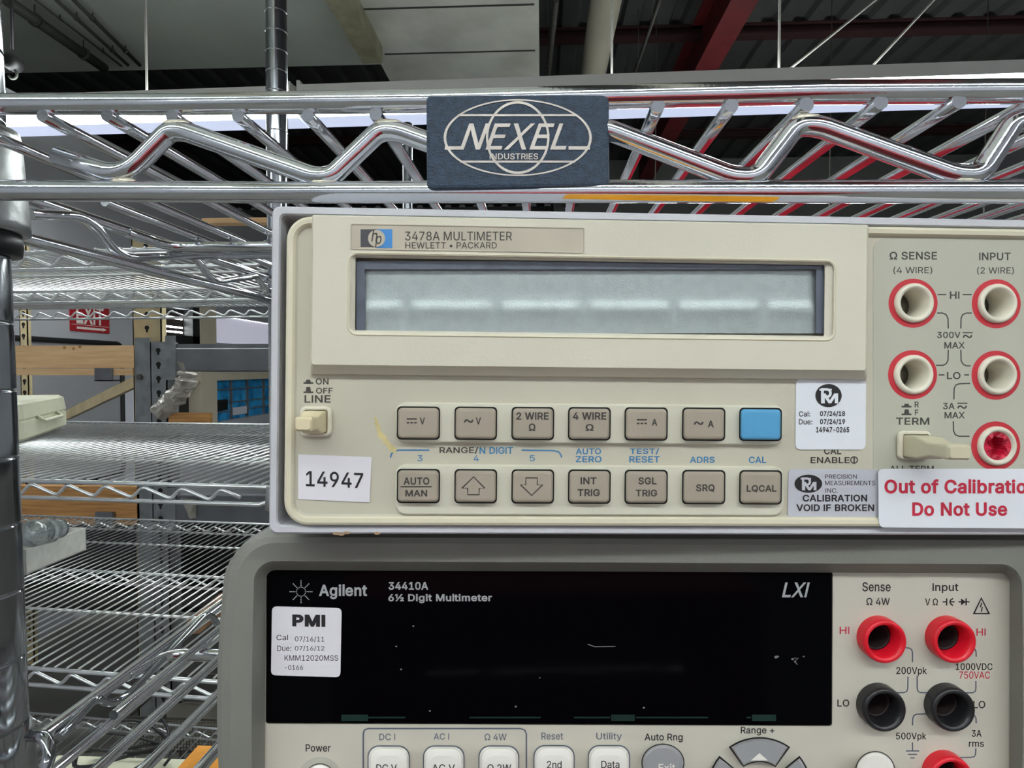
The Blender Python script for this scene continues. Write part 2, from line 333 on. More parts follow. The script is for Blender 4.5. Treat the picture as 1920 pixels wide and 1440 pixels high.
# outlines of the sans-serif letters used on the instruments: advance, then bezier points (point, two handle offsets), in thousandths of an em
GLYPHS = {}
for _row in """(	273	89 207 0 -51 0 37 101 324 -8 -41 7 40 132 441 -13 -37 13 38 177 539 -17 -28 19 0 236 539 -20 0 -17 -35 191 428 13 39 -13 -39 161 313 7 38 -6 -37 151 207 0 33 0 -31 160 115 -6 31 6 -32 188 16 -12 35 13 -34 236 -96 -19 40 -20 0 177 -96 19 0 -29 49 111 55 15 -52 -14 51
)	273	37 -96 20 0 20 41 86 18 -13 -35 12 35 113 116 -6 -31 6 31 122 207 0 -30 0 33 112 313 6 -37 -7 38 82 428 13 -39 -12 39 37 539 18 -35 20 0 97 539 -20 0 16 -28 142 441 -14 38 13 -37 173 323 -8 41 7 -40 184 207 0 37 0 -51 161 53 16 51 -15 -51 97 -96 28 48 -20 0
+	453	198 34 19 0 0 110 198 364 0 -110 19 0 255 364 -19 0 0 -110 255 34 0 110 -19 0,61 172 110 0 0 18 61 226 0 -18 110 0 391 226 -110 0 0 -18 391 172 0 18 -110 0
-	453	337 244 -74 0 0 -18 337 188 0 19 -74 0 114 188 74 0 0 19 114 244 0 -18 74 0
.	188	95 -4 13 0 -12 0 63 9 9 -9 -9 9 50 41 0 -13 0 13 63 73 -9 -8 9 9 95 87 -12 0 13 0 128 73 -9 9 9 -8 141 41 0 13 0 -13 128 9 9 9 -9 -9
/	249	235 533 -19 0 -55 -203 71 -76 55 203 -19 0 14 -76 19 0 55 203 178 533 -54 -203 19 0
0	453	227 -7 37 0 -38 0 130 24 27 -21 -27 21 69 113 14 -39 -14 39 48 254 0 -55 0 55 69 395 -14 -39 14 39 130 484 -26 -20 27 21 227 516 -38 0 37 0 323 484 -27 21 27 -20 384 395 -14 39 14 -39 405 254 0 55 0 -55 384 113 14 39 -14 -39 323 24 27 21 -26 -21,227 50 -25 0 25 0 290 74 -17 -16 18 16 330 144 -9 -31 9 30 344 254 0 -43 0 43 330 365 9 -31 -9 30 290 435 18 -16 -17 16 227 460 25 0 -25 0 163 435 17 16 -17 -16 123 365 9 30 -9 -31 109 254 0 43 0 -43 123 144 -9 30 9 -31 163 74 -17 16 17 -16
1	453	76 0 105 0 0 18 76 55 0 -19 105 0 391 55 -105 0 0 -19 391 0 0 18 -105 0,276 509 -26 0 0 -170 276 0 0 170 -21 0 212 0 22 0 0 149 212 448 0 -149 -1 0 209 448 1 0 -41 -30 86 358 41 30 0 23 86 427 0 -23 37 27 198 509 -37 -28 26 0
2	453	64 0 108 0 0 16 64 47 0 -15 57 61 234 229 -57 -61 20 20 282 282 -12 -15 13 16 311 327 -7 -14 6 14 320 371 0 -15 0 19 308 419 8 -14 -9 13 273 449 15 -7 -14 7 224 460 18 0 -20 0 172 447 15 9 -14 -8 139 413 8 15 -8 -14 127 362 0 20 -20 0 66 362 20 0 0 30 86 442 -14 -23 14 23 143 496 -24 -13 24 13 225 516 -31 0 30 0 306 497 -24 12 23 -13 361 445 -13 22 13 -21 381 372 0 27 0 -18 371 318 7 17 -7 -18 336 259 17 21 -17 -22 267 180 29 31 -38 -40 153 60 38 40 0 -1 153 57 0 1 78 0 389 57 -79 0 0 -19 389 0 0 19 -108 0
3	453	218 -7 34 0 -31 0 133 10 25 -11 -26 11 70 57 16 -20 -16 21 44 132 2 -29 22 0 109 132 -22 0 2 -18 126 87 -9 12 10 -12 165 59 -16 6 16 -6 219 50 -20 0 20 0 275 61 -17 -8 17 7 315 93 -10 -14 9 14 329 145 0 -21 0 18 316 196 9 -15 -9 16 275 234 18 -10 -19 9 201 248 30 0 -15 0 157 248 15 0 0 17 157 299 0 -17 43 50 288 448 -44 -49 0 2 288 452 0 -1 -73 0 70 452 72 0 0 19 70 509 0 -19 101 0 372 509 -100 0 0 -16 372 461 0 16 -53 -61 211 278 54 61 0 4 211 289 0 -4 38 4 308 276 -27 12 27 -13 371 222 -15 24 15 -23 393 145 0 28 0 -30 370 66 15 23 -15 -23 309 12 26 13 -27 -12
4	453	40 105 124 0 0 18 40 158 0 -17 69 117 247 509 -69 -117 21 0 311 509 -22 0 -68 -115 109 166 67 114 0 -1 109 163 0 1 101 0 413 163 -101 0 0 -19 413 105 0 20 -124 0,282 0 20 0 0 40 282 121 0 -40 0 9 282 146 0 -8 0 57 282 318 0 -58 20 0 343 318 -21 0 0 -106 343 0 0 106 -21 0
5	453	221 -7 33 0 -30 0 140 11 24 -12 -24 12 83 60 14 -21 -14 21 60 130 1 -26 21 0 122 130 -21 0 2 -15 138 89 -9 12 9 -12 173 60 -14 7 15 -7 221 50 -17 0 21 0 276 64 -16 -9 16 10 314 104 -9 -17 9 17 328 162 0 -21 0 22 314 221 9 -17 -10 17 275 262 16 -10 -17 10 218 277 21 0 -17 0 167 268 17 6 -16 -5 128 246 10 9 -20 2 67 253 21 -3 10 85 96 509 -10 -86 90 0 366 509 -90 0 0 -19 366 452 0 19 -72 0 151 452 71 0 -6 -50 134 301 5 51 1 0 136 301 -1 0 11 10 178 325 -17 -6 16 6 229 334 -18 0 24 0 294 321 -20 8 19 -8 345 285 -14 16 14 -15 379 231 -8 21 8 -21 391 163 0 25 0 -33 369 76 15 25 -15 -26 309 15 25 15 -26 -14
6	453	226 -7 32 0 -31 0 142 15 25 -15 -24 14 84 74 14 -25 -13 26 64 162 0 -33 0 24 80 239 -11 -27 11 27 137 340 -27 -40 39 56 252 509 -38 -56 24 0 322 509 -23 0 -57 -83 151 261 57 83 -2 0 145 261 2 0 5 10 165 288 -8 -8 9 8 196 307 -12 -5 11 5 235 314 -14 0 31 0 316 295 -23 13 23 -13 370 240 -13 23 12 -24 389 157 0 32 0 -32 368 73 14 24 -14 -25 310 14 24 14 -24 -14,226 48 -19 0 20 0 279 63 -15 -10 15 9 314 101 -8 -16 9 17 327 157 0 -21 0 21 314 213 9 -16 -8 17 279 251 15 -9 -15 10 226 265 20 0 -19 0 174 252 15 9 -15 -9 138 214 9 16 -9 -16 125 158 0 21 0 -21 138 102 -9 16 9 -17 174 63 -15 9 15 -10
7	453	97 0 23 0 75 149 323 448 -75 -149 0 2 323 452 0 -1 -87 0 62 452 87 0 0 19 62 509 0 -19 110 0 391 509 -110 0 0 -20 391 449 0 20 -76 -150 165 0 75 150 -23 0
8	453	226 -7 34 0 -34 0 136 11 26 -12 -27 13 74 62 15 -22 -15 21 52 135 0 -27 0 22 65 195 -9 -18 9 18 101 241 -15 -12 15 12 153 265 -20 -4 0 0 153 267 0 -1 -25 6 93 308 15 -21 -15 21 70 380 0 -27 0 26 90 450 -13 -21 14 20 146 498 -24 -12 23 12 226 516 -30 0 30 0 306 498 -23 12 23 -12 361 450 -13 20 14 -21 382 380 0 26 0 -27 359 308 15 21 -15 -21 300 267 25 6 0 -1 300 265 0 0 19 -4 351 241 -15 12 15 -12 387 195 -9 18 9 -18 401 135 0 22 0 -27 378 62 15 21 -14 -22 317 11 26 13 -26 -12,226 49 -22 0 23 0 285 60 -17 -7 16 8 323 91 -9 -13 9 14 337 139 0 -18 0 19 322 189 10 -15 -9 14 283 223 17 -9 -17 8 226 235 21 0 -21 0 169 223 17 8 -17 -9 130 189 9 14 -10 -15 115 139 0 19 0 -18 129 91 -9 14 9 -13 167 60 -16 8 17 -7,226 290 -18 0 18 0 274 300 -14 -7 14 7 307 330 -8 -12 8 13 319 376 0 -18 0 17 308 420 7 -13 -8 13 275 449 14 -6 -14 7 226 460 19 0 -18 0 177 449 14 7 -14 -6 145 420 7 13 -8 -13 133 376 0 17 0 -18 145 330 -8 13 7 -12 178 300 -15 7 14 -7
9	453	226 516 -31 0 32 0 310 494 -24 14 25 -14 368 434 -14 26 14 -25 389 347 0 33 0 -24 373 270 10 27 -11 -27 315 168 28 41 -38 -56 200 0 39 56 -23 0 130 0 24 0 57 83 301 248 -57 -83 2 0 307 248 -2 0 -4 -10 287 221 9 8 -8 -8 257 202 12 5 -12 -5 218 195 14 0 -31 0 137 214 23 -13 -23 13 83 269 13 -24 -13 23 64 352 0 -32 0 32 85 436 -14 -24 14 25 143 494 -25 -14 24 14,226 460 20 0 -19 0 174 446 15 10 -15 -9 138 407 9 17 -8 -16 125 352 0 20 0 -22 138 295 -8 17 9 -16 174 257 -15 9 15 -9 226 243 -19 0 20 0 279 257 -16 -9 15 9 314 295 -8 -16 9 16 327 350 0 -20 0 22 314 407 9 -16 -8 17 279 446 15 -9 -15 10
:	188	95 -4 13 0 -12 0 63 9 9 -9 -9 9 50 41 0 -13 0 13 63 73 -9 -8 9 9 95 87 -12 0 13 0 128 73 -9 9 9 -8 141 41 0 13 0 -13 128 9 9 9 -9 -9,95 271 13 0 -12 0 63 284 9 -9 -9 9 50 316 0 -12 0 13 63 349 -9 -9 9 8 95 362 -12 0 13 0 128 349 -9 8 9 -9 141 316 0 13 0 -12 128 284 9 9 -9 -9
A	480	16 0 23 0 62 170 201 509 -61 -170 25 0 276 509 -25 0 62 -170 463 0 -62 170 -23 0 395 0 23 0 -36 101 287 302 36 -100 -6 19 264 372 9 -28 -9 28 232 478 13 -43 4 0 245 478 -4 0 -12 -43 213 371 9 28 -9 -28 191 302 5 18 -36 -100 85 0 35 101 -23 0,110 142 87 0 0 19 110 199 0 -19 87 0 370 199 -87 0 0 -19 370 142 0 19 -87 0
B	456	60 0 62 0 0 170 60 509 0 -170 60 0 241 509 -60 0 35 0 329 491 -23 12 23 -12 381 442 -12 20 11 -20 398 374 0 25 0 -22 387 320 7 14 -8 -14 356 286 13 8 -12 -9 315 267 15 4 0 -2 315 262 0 2 16 -1 363 245 -16 10 16 -10 402 203 -10 18 11 -18 418 136 0 27 0 -25 400 67 12 20 -12 -21 344 18 26 12 -25 -12 247 0 40 0 -63 0,125 57 0 58 40 0 245 57 -40 0 39 0 330 80 -17 -15 17 15 355 137 0 -23 0 17 342 184 9 -14 -8 14 306 218 15 -9 -16 9 248 231 23 0 -41 0 125 231 41 0 0 -58,125 285 0 56 37 0 238 285 -38 0 19 0 288 296 -15 -7 15 7 323 326 -8 -13 9 13 336 372 0 -17 0 23 313 429 15 -15 -16 15 240 452 33 0 -38 0 125 452 38 0 0 -56
C	510	267 -7 26 0 -44 0 150 25 34 -21 -34 21 70 115 19 -39 -20 39 40 254 0 -53 0 54 70 393 -20 -39 19 39 150 484 -34 -22 34 21 267 516 -44 0 26 0 340 504 -23 8 23 -7 402 471 -18 15 18 -14 448 418 -12 21 12 -20 473 348 -5 26 -22 0 408 348 22 0 -4 18 389 395 9 -14 -8 13 357 428 13 -9 -12 10 315 449 16 -5 -15 5 267 456 17 0 -31 0 184 432 24 16 -25 -15 125 364 14 30 -14 -30 103 254 0 43 0 -43 125 145 -14 30 15 -30 184 76 -25 16 25 -15 267 53 -31 0 17 0 315 60 -15 -5 16 5 357 81 -12 -10 13 9 389 114 -8 -13 9 14 408 160 -4 -17 22 0 473 160 -22 0 -4 -25 448 91 12 20 -12 -21 402 38 19 14 -18 -15 341 5 22 7 -23 -8
D	502	219 0 52 0 -41 0 96 0 41 0 0 19 96 57 0 -19 40 0 215 57 -40 0 41 0 318 81 -27 -16 27 16 379 149 -13 -30 13 30 399 255 0 -41 0 41 379 361 13 -30 -13 29 320 428 26 -16 -27 16 221 452 39 0 -43 0 93 452 43 0 0 19 93 509 0 -19 44 0 225 509 -44 0 50 0 353 478 -36 21 35 -20 433 391 -18 38 19 -38 462 255 0 53 0 -53 433 119 19 38 -19 -38 351 31 36 20 -37 -21,125 509 -22 0 0 -170 125 0 0 170 -22 0 60 0 22 0 0 170 60 509 0 -170 22 0
E	419	60 0 105 0 0 170 60 509 0 -170 104 0 372 509 -104 0 0 -19 372 452 0 19 -82 0 125 452 82 0 0 -56 125 286 0 55 77 0 355 286 -77 0 0 -19 355 229 0 19 -77 0 125 229 77 0 0 -57 125 57 0 57 83 0 375 57 -83 0 0 -19 375 0 0 19 -105 0
F	410	60 0 22 0 0 170 60 509 0 -170 103 0 369 509 -103 0 0 -19 369 452 0 19 -81 0 125 452 81 0 0 -58 125 278 0 58 73 0 346 278 -74 0 0 -19 346 221 0 19 -74 0 125 221 73 0 0 -74 125 0 0 74 -22 0
G	520	269 -7 40 0 -46 0 149 25 35 -21 -34 21 69 116 19 -39 -19 39 40 254 0 -53 0 54 69 393 -19 -39 19 39 149 484 -34 -22 34 21 265 516 -44 0 27 0 340 504 -23 8 24 -8 403 469 -18 15 19 -15 449 416 -12 21 12 -20 474 349 -4 24 -22 0 408 349 22 0 -5 16 387 393 9 -13 -8 13 356 427 12 -10 -12 9 315 448 15 -4 -15 5 265 456 18 0 -30 0 183 432 25 16 -24 -15 125 364 14 30 -14 -30 103 254 0 43 0 -43 125 145 -14 30 15 -30 184 76 -25 16 25 -15 269 53 -32 0 28 0 345 71 -22 -12 22 12 396 123 -12 -22 13 23 415 202 0 -30 6 -1 434 199 -6 1 -50 0 283 199 50 0 0 19 283 256 0 -19 65 0 478 256 -65 0 0 -19 478 200 0 19 0 -42 451 91 18 31 -18 -31 377 19 31 17 -32 -17
H	517	60 0 22 0 0 170 60 509 0 -170 22 0 125 509 -22 0 0 -74 125 289 0 73 89 0 392 289 -89 0 0 73 392 509 0 -74 22 0 457 509 -22 0 0 -170 457 0 0 170 -22 0 392 0 22 0 0 77 392 232 0 -77 -89 0 125 232 89 0 0 -77 125 0 0 77 -22 0
I	301	31 0 80 0 0 19 31 57 0 -19 29 0 118 57 -29 0 0 132 118 452 0 -132 -29 0 31 452 29 0 0 19 31 509 0 -19 80 0 269 509 -79 0 0 -19 269 452 0 19 -29 0 183 452 29 0 0 -132 183 57 0 132 29 0 269 57 -29 0 0 -19 269 0 0 19 -79 0
K	467	104 145 42 44 0 24 104 216 0 -23 12 16 139 261 -11 -14 12 14 174 303 -12 -13 13 14 212 344 -13 -13 50 55 364 509 -51 -55 28 0 448 509 -28 0 -72 -78 231 276 73 77 -1 0 228 276 1 0 -41 -43,60 0 22 0 0 170 60 509 0 -170 22 0 125 509 -22 0 0 -58 125 334 0 58 -1 -36 124 225 0 36 0 -11 125 193 -1 11 0 -64 125 0 0 64 -22 0,372 0 26 0 -61 86 188 259 61 -86 13 17 228 309 -13 -16 74 -103 449 0 -74 103 -26 0
L	393	60 0 100 0 0 170 60 509 0 -170 22 0 125 509 -22 0 0 -151 125 57 0 151 78 0 361 57 -79 0 0 -19 361 0 0 19 -100 0
M	628	60 0 21 0 0 170 60 509 0 -170 31 0 152 509 -31 0 41 -107 277 187 -42 107 3 -7 287 159 -3 11 4 -11 299 123 -4 13 4 -13 311 84 -4 13 4 -13 322 49 -3 10 -5 0 307 49 5 0 3 10 318 83 -4 -13 4 12 330 121 -4 -13 4 13 342 158 -4 -11 4 12 352 187 -3 -8 42 107 476 509 -41 -107 31 0 568 509 -31 0 0 -170 568 0 0 170 -21 0 504 0 21 0 0 97 504 291 0 -97 0 11 504 327 0 -13 1 13 505 369 0 -15 0 14 506 413 0 -15 0 15 507 457 0 -14 2 0 513 457 -2 0 -5 -16 498 409 5 17 -6 -16 482 363 5 15 -5 -15 467 322 5 12 -4 -13 456 291 3 8 -38 -97 342 0 38 97 -19 0 286 0 19 0 -38 97 170 291 39 -97 -3 8 159 321 4 -12 -4 12 145 361 5 -15 -5 15 129 408 6 -17 -5 16 112 457 6 -16 2 0 119 457 -2 0 0 -13 120 416 0 15 0 -15 121 372 0 15 0 -15 122 328 -1 14 0 -13 122 291 0 11 0 -97 122 0 0 97 -21 0
N	523	60 0 22 0 0 170 60 509 0 -170 25 0 136 509 -25 0 69 -109 343 183 -69 108 6 -9 363 151 -8 13 7 -13 388 107 -9 16 8 -17 414 55 -9 18 -3 0 405 54 3 0 -2 18 401 108 0 -18 -1 18 399 157 0 -15 0 15 399 195 0 -10 0 105 399 509 0 -105 21 0 463 509 -21 0 0 -170 463 0 0 170 -25 0 387 0 25 0 -62 97 202 290 62 -97 -8 13 177 331 9 -15 -8 14 148 381 11 -19 -11 19 108 452 15 -28 3 1 119 454 -4 -1 1 -26 122 384 -1 21 1 -22 124 328 0 16 1 -16 125 291 0 9 0 -97 125 0 0 97 -22 0
O	533	267 -7 44 0 -44 0 150 25 34 -21 -34 21 70 115 20 -39 -20 39 40 254 0 -53 0 54 70 393 -20 -39 20 39 150 484 -34 -22 34 21 267 516 -44 0 44 0 384 484 -34 21 34 -22 464 393 -20 39 19 -39 493 254 0 54 0 -53 464 115 19 39 -20 -39 384 25 34 21 -34 -21,267 53 -31 0 30 0 349 76 -24 -15 25 15 408 144 -14 -30 15 30 430 254 0 -43 0 44 408 365 15 -30 -14 30 349 433 25 -16 -24 15 267 456 30 0 -31 0 184 433 25 15 -25 -16 125 364 15 30 -14 -30 103 254 0 43 0 -43 125 144 -14 30 15 -30 184 76 -25 16 25 -15
P	445	60 0 22 0 0 170 60 509 0 -170 58 0 235 509 -58 0 39 0 332 487 -25 15 26 -14 390 430 -13 24 12 -25 409 348 0 30 0 -31 390 265 12 25 -13 -24 332 207 26 15 -25 -14 235 186 39 0 -42 0 109 186 42 0 0 19 109 242 0 -18 41 0 233 242 -42 0 26 0 297 256 -16 -9 16 9 333 294 -8 -16 8 16 344 348 0 -20 0 20 333 402 8 -16 -8 15 297 439 16 -9 -17 9 232 452 27 0 -36 0 125 452 35 0 0 -151 125 0 0 151 -22 0
Q	533	245 159 29 -38 23 0 313 159 -23 0 19 -25 369 85 -18 24 5 -7 384 65 -5 6 28 -38 468 -48 -28 38 -22 0 401 -48 22 0 -19 25 346 27 18 -25 -5 6 331 46 5 -7 -29 38,267 -7 44 0 -44 0 150 25 34 -21 -34 21 70 115 20 -39 -20 39 40 254 0 -53 0 54 70 393 -20 -39 20 39 150 484 -34 -22 34 21 267 516 -44 0 44 0 384 484 -34 21 34 -22 464 393 -20 39 19 -39 493 254 0 54 0 -53 464 115 19 39 -20 -39 384 25 34 21 -34 -21,267 53 -31 0 30 0 349 76 -24 -15 25 15 408 144 -14 -30 15 30 430 254 0 -43 0 44 408 365 15 -30 -14 30 349 433 25 -16 -24 15 267 456 30 0 -31 0 184 433 25 15 -25 -16 125 364 15 30 -14 -30 103 254 0 43 0 -43 125 144 -14 30 15 -30 184 76 -25 16 25 -15
R	449	60 0 22 0 0 170 60 509 0 -170 59 0 236 509 -59 0 39 0 333 489 -26 13 26 -14 390 433 -12 24 13 -23 409 352 0 30 0 -31 390 271 13 24 -12 -23 333 217 26 13 -26 -13 236 198 39 0 -47 0 96 198 47 0 0 19 96 255 0 -19 46 0 234 255 -46 0 26 0 298 267 -17 -8 16 8 334 300 -8 -14 7 15 345 352 0 -20 0 20 334 405 7 -15 -8 15 298 440 16 -9 -17 8 233 452 26 0 -36 0 125 452 36 0 0 -151 125 0 0 151 -22 0,353 0 25 0 -41 76 230 229 41 -76 24 0 303 229 -24 0 41 -76 428 0 -42 76 -25 0
S	447	224 -9 39 0 -37 0 128 9 27 -12 -28 12 64 60 15 -22 -15 22 38 137 2 -30 22 0 104 137 -22 0 2 -20 123 88 -11 13 11 -13 166 59 -17 6 18 -7 224 49 -21 0 23 0 286 60 -18 -7 18 8 329 92 -10 -14 11 13 346 139 0 -18 0 16 332 179 9 -10 -9 10 296 205 15 -7 -15 6 245 222 19 -5 -21 6 184 239 20 -5 -42 12 86 289 23 -21 -23 22 52 372 0 -33 0 29 75 448 -15 -22 15 21 138 498 -27 -12 26 12 227 516 -33 0 34 0 316 498 -26 12 26 -12 377 449 -15 20 15 -21 401 378 -1 26 -21 0 337 378 21 0 -2 25 302 437 21 -14 -21 14 225 459 31 0 -22 0 167 448 17 7 -16 -7 129 418 9 13 -9 -12 115 376 0 15 0 -18 131 334 -11 10 11 -11 169 308 -15 6 15 -6 212 293 -13 4 18 -4 264 279 -17 5 15 -4 312 264 -17 6 16 -7 359 238 -15 10 14 -11 395 198 -10 16 9 -17 408 139 0 23 0 -28 386 64 15 22 -14 -23 323 11 28 13 -27 -13
T	449	32 452 53 0 0 19 32 509 0 -19 128 0 417 509 -129 0 0 -19 417 452 0 19 -54 0 257 452 53 0 0 -151 257 0 0 151 -22 0 193 0 21 0 0 151 193 452 0 -151 -54 0
U	517	259 -8 40 0 -40 0 154 15 30 -15 -30 16 85 80 16 -27 -17 27 60 173 0 -35 0 112 60 509 0 -112 21 0 124 509 -21 0 0 -110 124 178 0 110 0 -24 141 113 -11 19 11 -19 187 68 -20 11 20 -11 259 52 -28 0 28 0 331 68 -20 -11 20 11 377 113 -11 -19 10 19 393 178 0 -24 0 110 393 509 0 -110 21 0 457 509 -21 0 0 -112 457 173 0 112 0 -35 433 80 16 27 -17 -27 363 15 30 16 -29 -15
V	480	204 0 25 0 -63 170 16 509 63 -170 23 0 84 509 -22 0 36 -101 192 206 -36 101 6 -17 215 137 -9 29 9 -28 248 31 -13 42 -5 0 235 31 4 0 12 43 267 138 -9 -28 9 28 290 206 -6 -17 35 101 395 509 -35 -101 22 0 463 509 -23 0 -62 -170 278 0 62 170 -25 0
W	686	155 0 25 0 -46 170 16 509 47 -170 22 0 82 509 -22 0 27 -105 163 196 -27 104 5 -17 175 145 -3 18 4 -17 187 94 -4 17 3 -18 197 40 -3 18 -3 0 189 40 3 0 4 18 200 94 -4 -18 3 17 211 145 -4 -17 4 18 224 196 -4 -17 27 104 306 509 -27 -105 25 0 380 509 -25 0 27 -105 462 196 -28 104 4 -17 474 145 -4 18 4 -17 486 94 -4 17 4 -18 497 40 -3 18 -3 0 488 40 3 0 4 18 499 94 -4 -18 3 17 510 145 -4 -17 5 18 523 196 -4 -17 27 104 603 509 -27 -105 22 0 670 509 -23 0 -47 -170 530 0 47 170 -25 0 455 0 25 0 -29 108 368 323 29 -108 -6 21 351 391 6 -24 -5 25 336 475 5 -31 5 0 350 475 -5 0 -5 -30 335 395 5 24 -5 -24 318 323 6 24 -29 -108 230 0 30 108 -25 0
X	474	18 0 25 0 66 95 217 284 -66 -94 0 -16 217 236 0 16 -62 91 29 509 63 -91 25 0 104 509 -25 0 25 -36 178 400 -25 37 10 -15 204 361 -7 11 7 -11 223 329 -6 11 6 -11 243 292 -7 14 -3 0 232 292 4 0 7 14 252 329 -6 -11 6 10 272 361 -8 -11 7 11 298 400 -10 -15 25 37 374 509 -26 -36 24 0 446 509 -24 0 -62 -90 259 239 62 90 0 16 259 287 0 -16 65 -96 456 0 -66 96 -25 0 382 0 24 0 -30 43 292 129 30 -43 -9 14 268 165 7 -10 -6 10 250 195 6 -10 -6 11 230 231 8 -14 5 0 244 231 -4 0 -6 -13 225 196 6 11 -6 -10 206 166 7 10 -7 -11 182 129 9 14 -30 -43 91 0 31 43 -24 0
Z	438	42 0 119 0 0 15 42 46 0 -15 77 113 273 385 -77 -113 11 15 306 431 -11 -16 12 15 341 476 -12 -15 2 -7 348 454 -2 7 -21 -1 285 452 21 1 -21 0 223 452 21 0 -61 0 40 452 61 0 0 19 40 509 0 -19 119 0 397 509 -119 0 0 -16 397 462 0 15 -76 -111 169 129 76 111 -11 -16 134 81 12 16 -12 -16 97 33 13 16 -2 7 90 54 3 -7 21 1 152 57 -20 -1 21 0 214 57 -21 0 62 0 399 57 -61 0 0 -19 399 0 0 19 -119 0
a	389	160 -9 22 0 -24 0 94 5 20 -9 -19 9 48 45 11 -18 -12 17 30 108 0 -25 0 22 43 161 -8 -14 9 14 78 193 -15 -8 14 8 125 211 -17 -4 18 4 178 220 -18 -2 23 3 234 227 -15 -2 14 1 265 235 -7 -4 7 4 276 255 0 -10 0 0 276 257 0 -1 0 15 267 297 6 -11 -6 11 240 322 12 -6 -12 6 196 331 17 0 -18 0 149 322 13 6 -13 -5 118 301 8 8 -8 -9 100 274 4 9 -20 6 41 291 20 -6 9 23 79 346 -17 -14 16 14 133 375 -20 -6 20 6 194 384 -21 0 14 0 239 379 -16 4 16 -3 286 360 -15 10 15 -9 322 320 -9 18 10 -17 337 251 0 29 0 -83 337 0 0 84 -20 0 277 0 20 0 0 17 277 52 0 -17 -2 0 272 52 2 0 -4 -9 252 25 9 9 -9 -10 215 1 15 6 -15 -6,170 45 -15 0 23 0 228 59 -16 -9 15 9 263 93 -8 -14 8 14 276 138 0 -16 0 17 276 190 0 -17 -3 -3 259 182 9 2 -8 -2 231 176 11 2 -10 -2 200 171 10 1 -10 -1 175 168 7 1 -14 -2 134 159 13 4 -13 -5 103 139 8 9 -7 -8 92 105 0 14 0 -13 102 72 -7 9 7 -9 130 52 -12 5 12 -4
b	424	229 -8 32 0 -23 0 172 4 15 -8 -14 8 138 31 8 -10 -9 11 118 59 5 -8 -2 0 112 59 2 0 0 -20 112 0 0 20 -20 0 53 0 19 0 0 170 53 509 0 -170 20 0 114 509 -21 0 0 -63 114 319 0 63 1 0 118 319 -1 0 5 8 137 346 -8 -10 8 10 171 373 -14 -8 15 8 229 384 -24 0 32 0 313 361 -24 15 24 -16 370 293 -14 29 13 -30 390 189 0 40 0 -40 370 84 13 30 -14 -29 313 16 24 16 -24 -16,220 47 -23 0 24 0 279 66 -16 -13 16 12 316 117 -8 -22 8 21 328 189 0 -27 0 27 316 261 8 -21 -8 21 280 311 16 -12 -16 13 220 330 24 0 -23 0 161 312 16 12 -16 -12 125 263 8 21 -8 -21 113 189 0 28 0 -28 125 115 -8 21 8 -21 162 65 -16 12 16 -12
d	424	195 -8 24 0 -31 0 111 16 25 -16 -24 16 55 84 13 -29 -14 30 34 189 0 -40 0 40 55 293 -14 -30 14 29 112 361 -24 -16 24 15 196 384 -32 0 23 0 253 373 -15 8 15 -8 287 346 -8 10 9 -10 306 319 -4 8 2 0 311 319 -2 0 0 63 311 509 0 -63 20 0 372 509 -21 0 0 -170 372 0 0 170 -20 0 313 0 19 0 0 20 313 59 0 -20 -2 0 307 59 2 0 -5 -8 287 31 8 11 -9 -10 252 4 15 8 -14 -8,205 47 -24 0 22 0 263 65 -16 -12 16 12 299 115 -8 -21 9 21 312 189 0 -28 0 28 300 263 8 -21 -8 21 263 312 16 -12 -16 12 205 330 23 0 -24 0 145 311 16 13 -16 -12 108 261 8 21 -8 -21 96 189 0 27 0 -27 109 117 -9 21 8 -22 145 66 -16 12 16 -13
e	404	212 -8 26 0 -37 0 117 16 26 -16 -27 17 56 85 14 -29 -15 29 34 187 0 -39 0 39 55 290 -14 -30 14 29 115 359 -26 -16 26 17 205 384 -34 0 21 0 266 374 -20 7 19 -7 319 341 -16 15 16 -15 357 282 -9 24 9 -24 371 194 0 34 0 -8 371 169 0 9 -99 0 75 169 99 0 0 18 75 221 0 -17 88 0 338 221 -88 0 -9 -6 310 202 9 6 0 25 298 269 8 -20 -8 19 263 314 15 -11 -16 11 205 330 23 0 -23 0 146 313 17 12 -16 -11 109 270 9 18 -9 -19 96 211 0 21 0 -11 96 178 0 11 0 -28 110 106 -9 20 10 -19 151 61 -17 11 17 -10 212 46 -23 0 16 0 254 53 -13 -5 12 4 285 73 -8 -9 9 9 306 105 -5 -12 19 -4 365 91 -20 5 -6 -20 335 39 14 15 -14 -15 283 4 20 9 -21 -8
f	254	228 379 -74 0 0 -17 228 327 0 17 -74 0 6 327 74 0 0 17 6 379 0 -17 74 0,81 0 20 0 0 144 81 432 0 -144 0 21 96 486 -10 -15 10 14 135 519 -16 -8 17 7 187 530 -18 0 14 0 222 527 -9 2 10 -2 243 521 -5 2 -5 -18 227 468 6 18 -3 2 215 472 5 -1 -5 1 195 474 8 0 -19 0 154 460 9 9 -8 -9 142 419 0 18 0 -140 142 0 0 140 -21 0
